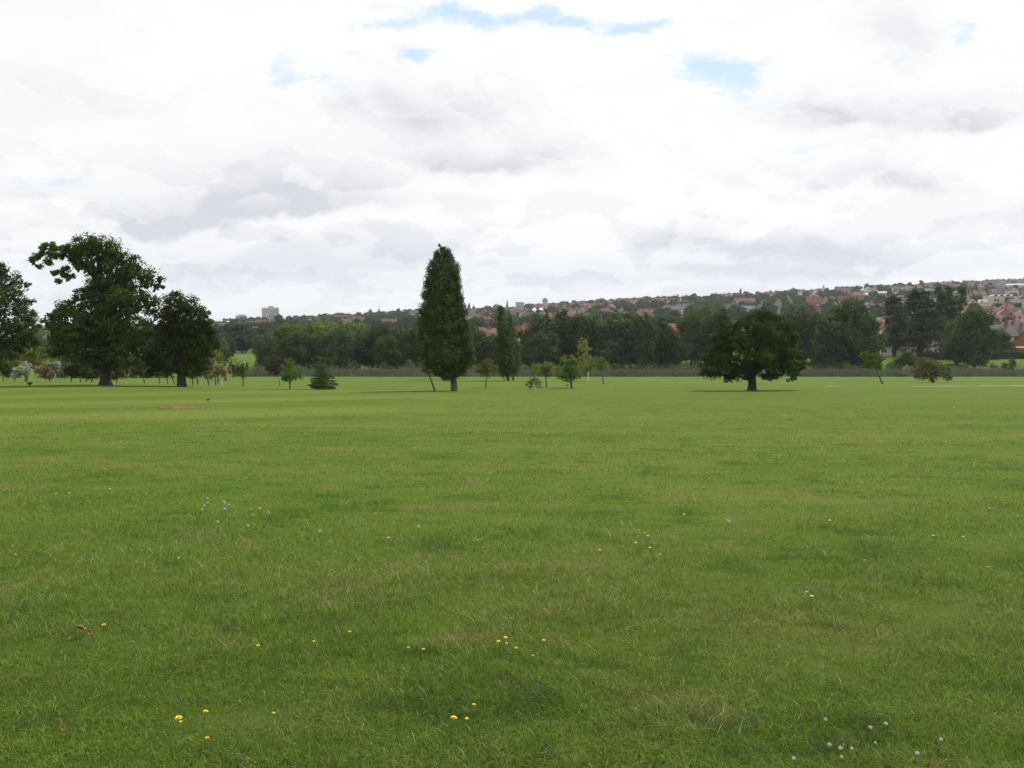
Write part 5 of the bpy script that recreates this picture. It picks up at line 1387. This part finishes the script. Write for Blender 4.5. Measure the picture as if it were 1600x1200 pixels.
# vans on the far pitch road
def van(px, y, label, sc_=1.0):
    r0 = empty('van', at(px, y), .1, label, 'van', 'white vans parked beyond the far pitch')
    pr = [(-2.6, .45), (2.3, .45), (2.6, .7), (2.55, 1.25), (1.75, 1.45), (1.2, 2.3), (-2.5, 2.35), (-2.65, 2.1)]
    extr(pr, -.95, .95).build('body', simple('white_paint', (.75, .75, .75), .3, .03), r0)
    MB().box(1.0, 1.35, -.99, -.955, 1.5, 2.0).build('window', WIN, r0)
    for x in (-1.7, 1.6):
        for yy in (-.98, .78):
            MB().tube([(x, yy, .36), (x, yy + .2, .36)], [.36, .36], 14).build('wheel', simple('tyre', (.02, .02, .02)), r0)


for k, (px, lab) in enumerate([(362, 'leftmost white van under the trees beyond the far pitch'), (368, 'second white van under the trees beyond the far pitch'), (377, 'third white van under the trees beyond the far pitch'), (397, 'rightmost white van under the trees beyond the far pitch')]): van(px, 478, lab)


# ------------------------------------------------------------------ small things in the field
def bird(name, loc, rz, label, L=.42, wing=0.0, pitch=.25):
    """a crow: one continuous body, with beak, tail and folded or lifted wings"""
    r0 = empty(name, loc, rz, label, 'bird'); blk = simple('black_feathers', (.012, .012, .014), .5, .2, 20)
    n = 10; prof = [(-.50, .01, .0), (-.42, .035, .01), (-.25, .075, .01), (-.05, .10, .0), (.12, .105, .01), (.26, .085, .05), (.34, .055, .10), (.40, .06, .13), (.46, .045, .14), (.49, .02, .135), (.58, .004, .12)]
    vs = []; fs = []
    for (x, r_, z) in prof:
        for k in range(n):
            an = 6.283 * k / n; vs.append((x * L, r_ * L * 1.3 * math.cos(an), (z + .26 + r_ * 1.25 * math.sin(an)) * L))
    for i in range(len(prof) - 1):
        for k in range(n): a = i * n + k; d = i * n + (k + 1) % n; fs.append((a, d, d + n, a + n))
    fs += [tuple(range(n))[::-1], tuple(range((len(prof) - 1) * n, len(prof) * n))]
    me = bpy.data.meshes.new('body'); me.from_pydata(vs, [], fs); me.materials.append(blk); me.polygons.foreach_set('use_smooth', [True] * len(fs)); me.update(); mesh_obj('body', me, r0)
    for sd in (-1, 1):
        q = [(.22, .10, .34), (.05, .17, .36), (-.45, .10 + wing * .3, .30 + wing), (-.55, .06 + wing * .2, .28 + wing), (-.2, .12, .22), (.15, .14, .22)]
        MB().add([(x * L, sd * y * L, z * L) for x, y, z in q] + [(x * L, sd * (y + .02) * L, z * L) for x, y, z in q], [tuple(range(6)), tuple(range(6, 12))[::-1]] + [(k, k + 6, (k + 1) % 6 + 6, (k + 1) % 6) for k in range(6)]).build('wing', blk, r0)
        MB().tube([(.02 * L, sd * .05 * L, .16 * L), (.0, sd * .05 * L, 0.0)], [.012, .009], 5).build('leg', blk, r0)
    return r0


bird('crow', hit(46, 603.5), 2.6, 'black crow on the brow at the far left', .7, .22)
bird('crow', hit(325, 627), .5, 'black crow hunched on the grass by the bare patch', .34).scale = (.8, 1.15, .95)
bird('crow', hit(886.5, 603.5), .4, 'tiny dark bird left of the bushy round young tree stem', .45)
bird('crow', hit(960.5, 603), 1.2, 'tiny dark bird on the grass right of the leaning sapling', .4)

YEL = simple('yellow_petals', (.66, .50, .02), .6, .12, 60); YELD = simple('yellow_orange_petals', (.70, .38, .015), .6, .12, 60)
CLW = simple('clover_petals', (.52, .48, .42), .7, .12, 80); CLB = simple('brown_clover_petals', (.15, .07, .03), .8, .2, 80); STEM = simple('flower_stem', (.08, .14, .03), .7, .1, 30)


def flower_proto(kind):
    r0 = bpy.data.objects.new({'y': 'yellow_flower', 'w': 'clover_flower', 'b': 'withered_clover'}[kind], None); COL.objects.link(r0)
    hh = {'y': .085, 'w': .065, 'b': .055}[kind]; rr = random.Random(ord(kind))
    MB().tube([(0, 0, -.01), (.004, 0, hh * .5), (0, .002, hh)], [.0016, .0014, .0014], 5).build('stem', STEM, r0)
    if kind == 'y':
        mb = MB()
        for ring, (nn, rad, lift, z0) in enumerate([(16, .0145, .004, 0), (12, .010, .007, .002)]):
            for k in range(nn):
                an = 6.283 * (k + .5 * ring) / nn; c, s_ = math.cos(an), math.sin(an); wv = .0026
                p = lambda r_, o_, z: (c * r_ - s_ * o_, s_ * r_ + c * o_, hh + z0 + z)
                mb.add([p(.001, 0, 0), p(rad * .6, -wv, lift * .7), p(rad, -wv * .7, lift), p(rad, wv * .7, lift), p(rad * .6, wv, lift * .7)], [(0, 1, 2, 3, 4)])
        mb.build('petals', YEL, r0)
        MB().lathe([(.0015, hh - .006), (.005, hh - .004), (.0055, hh), (.0045, hh + .004), (.001, hh + .006)], 8).build('flower_centre', YELD, r0)
    else:
        m_ = CLW if kind == 'w' else CLB; mb = MB()
        for k in range(60):
            z = 1 - 2 * (k + .5) / 60; an = k * 2.39996; q = math.sqrt(1 - z * z); R = .0085 if kind == 'w' else .008
            d = Vector((q * math.cos(an), q * math.sin(an), z)); u = d.cross(Vector((0, 0, 1)) if abs(z) < .9 else Vector((1, 0, 0))).normalized(); c0_ = Vector((0, 0, hh + R * .8))
            tip = c0_ + d * R * 1.25 + Vector((0, 0, .0012)); a = c0_ + d * R * .4
            mb.add([a - u * .0018, a + u * .0018, tip + u * .0012, tip - u * .0012], [(0, 1, 2, 3)])
        mb.lathe([(.002, hh), (.0065, hh + .003), (.0075, hh + .007), (.005, hh + .012), (.001, hh + .014)], 8); mb.build('petals', m_, r0)
    return r0


FL = {'y': [flower_proto('y'), False], 'w': [flower_proto('w'), False], 'b': [flower_proto('b'), False]}
def put_flower(kind, px, py, label, group, sc_=1.0):
    ent = FL[kind]; o = ent[0] if not ent[1] else copy_tree(ent[0]); ent[1] = True
    p = hit(px, py + 0.0); d = .06 * p.y / (CAMH + .05 * p.y)      # the head, not the foot, shows at that spot
    x, y = p.x * (1 - d / p.y), p.y - d * 1.0
    o.location = (x, y, h(x, y) + (.02 if p.y > 8 else 0)); o.rotation_euler = (rr.uniform(-.25, .1), rr.uniform(-.2, .2), rr.random() * 6.28); sc_ *= .90 if kind == 'y' else .8; o.scale = (sc_,) * 3
    tag(o, label, 'flower', group)


GY = 'yellow wildflowers scattered through the grass'
YF = [(168, 988, 'yellow flower above the curled brown leaf', 1.2), (284, 1143, 'largest yellow flower near the bottom left', 1.35), (317, 1123, 'small yellow flower up and right of the largest one', 1), (288, 1131, 'orange bud-like flower just above the largest yellow one', .7),
      (327, 1158, 'tiny yellow flower down and right of the largest one', .8), (406, 1016, 'yellow flower alone in the left centre grass', .9), (425, 1118, 'tiny yellow flower between the largest one and the bottom centre one', .7), (705, 1142, 'bright yellow flower at the bottom centre', 1.25),
      (731, 1122, 'orange bud above the bottom centre flower', .7), (738, 1107, 'yellow flower above the orange bud at the bottom centre', .8), (781, 1008, 'orange flower, left one of a touching pair in the centre', .9), (787, 1004, 'yellow flower, right one of a touching pair in the centre', 1),
      (807, 1024, 'yellow flower below the touching pair in the centre', 1), (832, 1031, 'orange flower lowest right of the centre cluster', .8), (850, 1005, 'faint orange flower right of the centre cluster', .8), (638, 1015, 'small yellow flower, left of two level ones', .7), (664, 1019, 'small yellow flower, right of two level ones', .8),
      (549, 992, 'small yellow flower in the grass left of centre', .8), (489, 1004, 'faint yellow flower left of centre', .7), (1264, 941, 'yellow flower, lower one of a close pair on the right', 1.1), (1262, 933, 'yellow flower, upper one of a close pair on the right', 1),
      (994, 857, None, 1), (1007, 842, None, 1), (1017, 865, None, 1), (1032, 875, None, .9), (975, 862, None, .9), (935, 866, 'mid-field yellow flower just left of the loose cluster', .9), (1012, 846, None, 1), (998, 845, None, .9), (1355, 886, 'mid-field yellow flower above the close pair on the right', 1.1),
      (1502, 847, 'mid-field yellow flower near the right edge, left of three', 1), (1296, 821, 'farthest yellow flower below the wide oak', 1), (1460, 845, 'mid-field yellow flower below the olive shrub tree', 1), (1545, 898, 'nearest mid-field yellow flower by the right edge', 1.1), (608, 849, 'yellow flower right of a lone white clover head', 1),
      (747, 856, 'mid-field yellow flower, left one of a pair under the column tree', 1.2), (752, 853, 'mid-field yellow flower, right one of a pair under the column tree', 1), (25, 878, 'mid-field yellow flower at the left edge', 1.1), (87, 780, 'mid-field yellow flower, leftmost of three in a row', 1.2), (110, 779, 'mid-field yellow flower, middle of three in a row', 1.2),
      (122, 779, 'mid-field yellow flower, rightmost of three in a row', 1.2), (170, 771, 'mid-field yellow flower right of the row of three', 1.1), (211, 733, 'far yellow flower, left one of two below the bare patch', 1.3), (248, 739, 'far yellow flower, right one of two below the bare patch', 1.3), (127, 750, 'far yellow flower above the row of three, left one', 1.2), (162, 740, 'far yellow flower above the row of three, right one', 1.2),
      (500, 838, 'yellow flower just above the lone white clover head', 1), (1071, 812, 'mid-field yellow flower up and right of the loose cluster', 1.1)]
for px, py, lab, s_ in YF: put_flower('y', px, py, lab or 'small yellow flower in the loose cluster in the mid field right of centre', GY, s_)
GW = 'white clover heads in the grass'
WF = [(1290, 1131, 'white clover head, leftmost of the upper row at the bottom right', 1), (1354, 1143, 'white clover head, middle of the upper row at the bottom right', 1.05), (1387, 1138, 'white clover head, rightmost of the upper row at the bottom right', 1.05), (1370, 1160, 'small pale clover head below the upper row', .7),
      (1298, 1172, 'largest white clover head of the lower cluster at the bottom right', 1.15), (1311, 1170, 'white clover head touching the largest one', 1), (1332, 1173, 'white clover head right of the touching pair', .9), (1319, 1184, 'white clover head lowest of the cluster', .9),
      (1466, 1162, 'pinkish white clover head at the far bottom right', 1), (1434, 1182, 'ragged white clover head near the bottom right corner', 1), (1244, 1188, 'white clover head left of the lower cluster', .9), (791, 1009, 'pinkish white clover head beside the touching yellow pair', 1),
      (277, 879, 'pale clover head alone on the left', 1.2), (517, 853, 'white clover head alone left of centre', 1.1)]
for px, py, lab, s_ in WF: put_flower('w', px, py, lab, GW, s_)
for px, py in [(326, 788), (323, 796), (318, 807), (319, 801), (351, 794), (353, 797), (357, 799), (355, 805), (394, 807), (406, 805), (419, 812), (393, 816), (342, 826), (387, 833), (653, 834), (1134, 824), (1140, 826), (1592, 817), (1545, 806), (892, 657)]:
    put_flower('w', px, py, 'tiny white clover head in the mid-field cluster on the left' if px < 500 else 'tiny white clover head in the mid field', GW, 1.75)
for px, py, lab in [(1315, 1163, 'withered brown clover head above the white cluster'), (1278, 1170, 'withered brown clover head left of the white cluster'), (1342, 1165, 'withered brown clover head right of the white cluster'), (1385, 1181, 'withered brown clover head, left of a pair'), (1393, 1179, 'withered brown clover head, right of a pair'),
                    (1339, 1182, 'withered brown clover head beside the lowest white one'), (1342, 1195, 'withered brown clover head at the bottom edge'), (1450, 1195, 'withered brown clover head near the bottom right corner')]:
    put_flower('b', px, py, lab, 'withered clover heads in the grass')
# curled dead leaves
def dead_leaf(px, py, L, rz, label, seed):
    c = hit(px, py); rg_ = random.Random(seed); vs = []; fs = []; nu, nv = 10, 6
    for i in range(nu + 1):
        u = i / nu; wd = .42 * L * math.sin(math.pi * min(1, u * 1.02 + .02)) ** .7 * (1 + .18 * math.sin(u * 22))
        for j in range(nv + 1):
            v = j / nv - .5; vs.append(((u - .5) * L, v * 2 * wd * .6, .055 + .25 * L * (2 * v) ** 2 * (1 if u < .6 else .5) + .12 * L * math.sin(u * 4 + 1) + rg_.uniform(-.03, .03) * L))
    for i in range(nu):
        for j in range(nv): a = i * (nv + 1) + j; fs.append((a, a + nv + 1, a + nv + 2, a + 1))
    me = bpy.data.meshes.new('fallen_leaf'); me.from_pydata(vs, [], fs); me.materials.append(simple('dead_leaf_brown', (.15, .075, .035), .7, .7, 60)); me.polygons.foreach_set('use_smooth', [True] * len(fs)); me.update()
    r0 = mesh_obj('fallen_leaf', me); r0.location = c; r0.rotation_euler = (.1, .1, rz); md = r0.modifiers.new('thickness', 'SOLIDIFY'); md.thickness = .0012
    return tag(r0, label, 'leaf')


dead_leaf(128, 999, .075, .5, 'curled reddish-brown dead leaf below the left yellow flower', 1)
dead_leaf(141, 1003, .055, -.6, 'smaller tan dead leaf touching the reddish-brown one', 2)
dead_leaf(100, 1160, .035, -.7, 'tiny reddish dead leaf near the bottom left corner', 3)

# ------------------------------------------------------------------ labels: tell look-alikes apart by their order from left to right
ORD = ['second', 'third', 'fourth', 'fifth', 'sixth', 'seventh', 'eighth', 'ninth', 'tenth', 'eleventh', 'twelfth', 'thirteenth', 'fourteenth', 'fifteenth', 'sixteenth']
same = {}
for o in list(COL.objects):
    if o.parent is None and 'label' in o.keys() and 'category' in o.keys(): same.setdefault(o['label'], []).append(o)
for lab, os_ in same.items():
    if len(os_) < 2 or len(lab.split()) > 13 and 'tree' not in lab and 'house' not in lab: continue
    os_.sort(key=lambda o: o.location.x / max(o.location.y, 1)); n_ = len(os_)
    for k, o in enumerate(os_):
        if len(lab.split()) > 13: lab = ' '.join(w_ for w_ in lab.split() if w_ != 'the')
        o['label'] = lab + (', leftmost' if k == 0 else (', rightmost' if k == n_ - 1 else ', ' + ORD[min(k - 1, 14)] + ' from left'))

# ------------------------------------------------------------------ haze
def make_haze(density):
    m = bpy.data.materials.new('haze_air'); m.use_nodes = True; n = m.node_tree.nodes; n.clear()
    v = n.new('ShaderNodeVolumePrincipled'); v.inputs['Density'].default_value = density; v.inputs['Color'].default_value = (.86, .92, 1.0, 1); v.inputs['Anisotropy'].default_value = 0.3
    o = n.new('ShaderNodeOutputMaterial'); m.node_tree.links.new(v.outputs[0], o.inputs['Volume'])
    tag(MB().box(-4300, 4300, -60, 3400, -75, 150).build('haze', m), 'thin pale haze over the park and town', 'haze', kind='stuff')


HAZE = 0.00008
if HAZE: make_haze(HAZE)
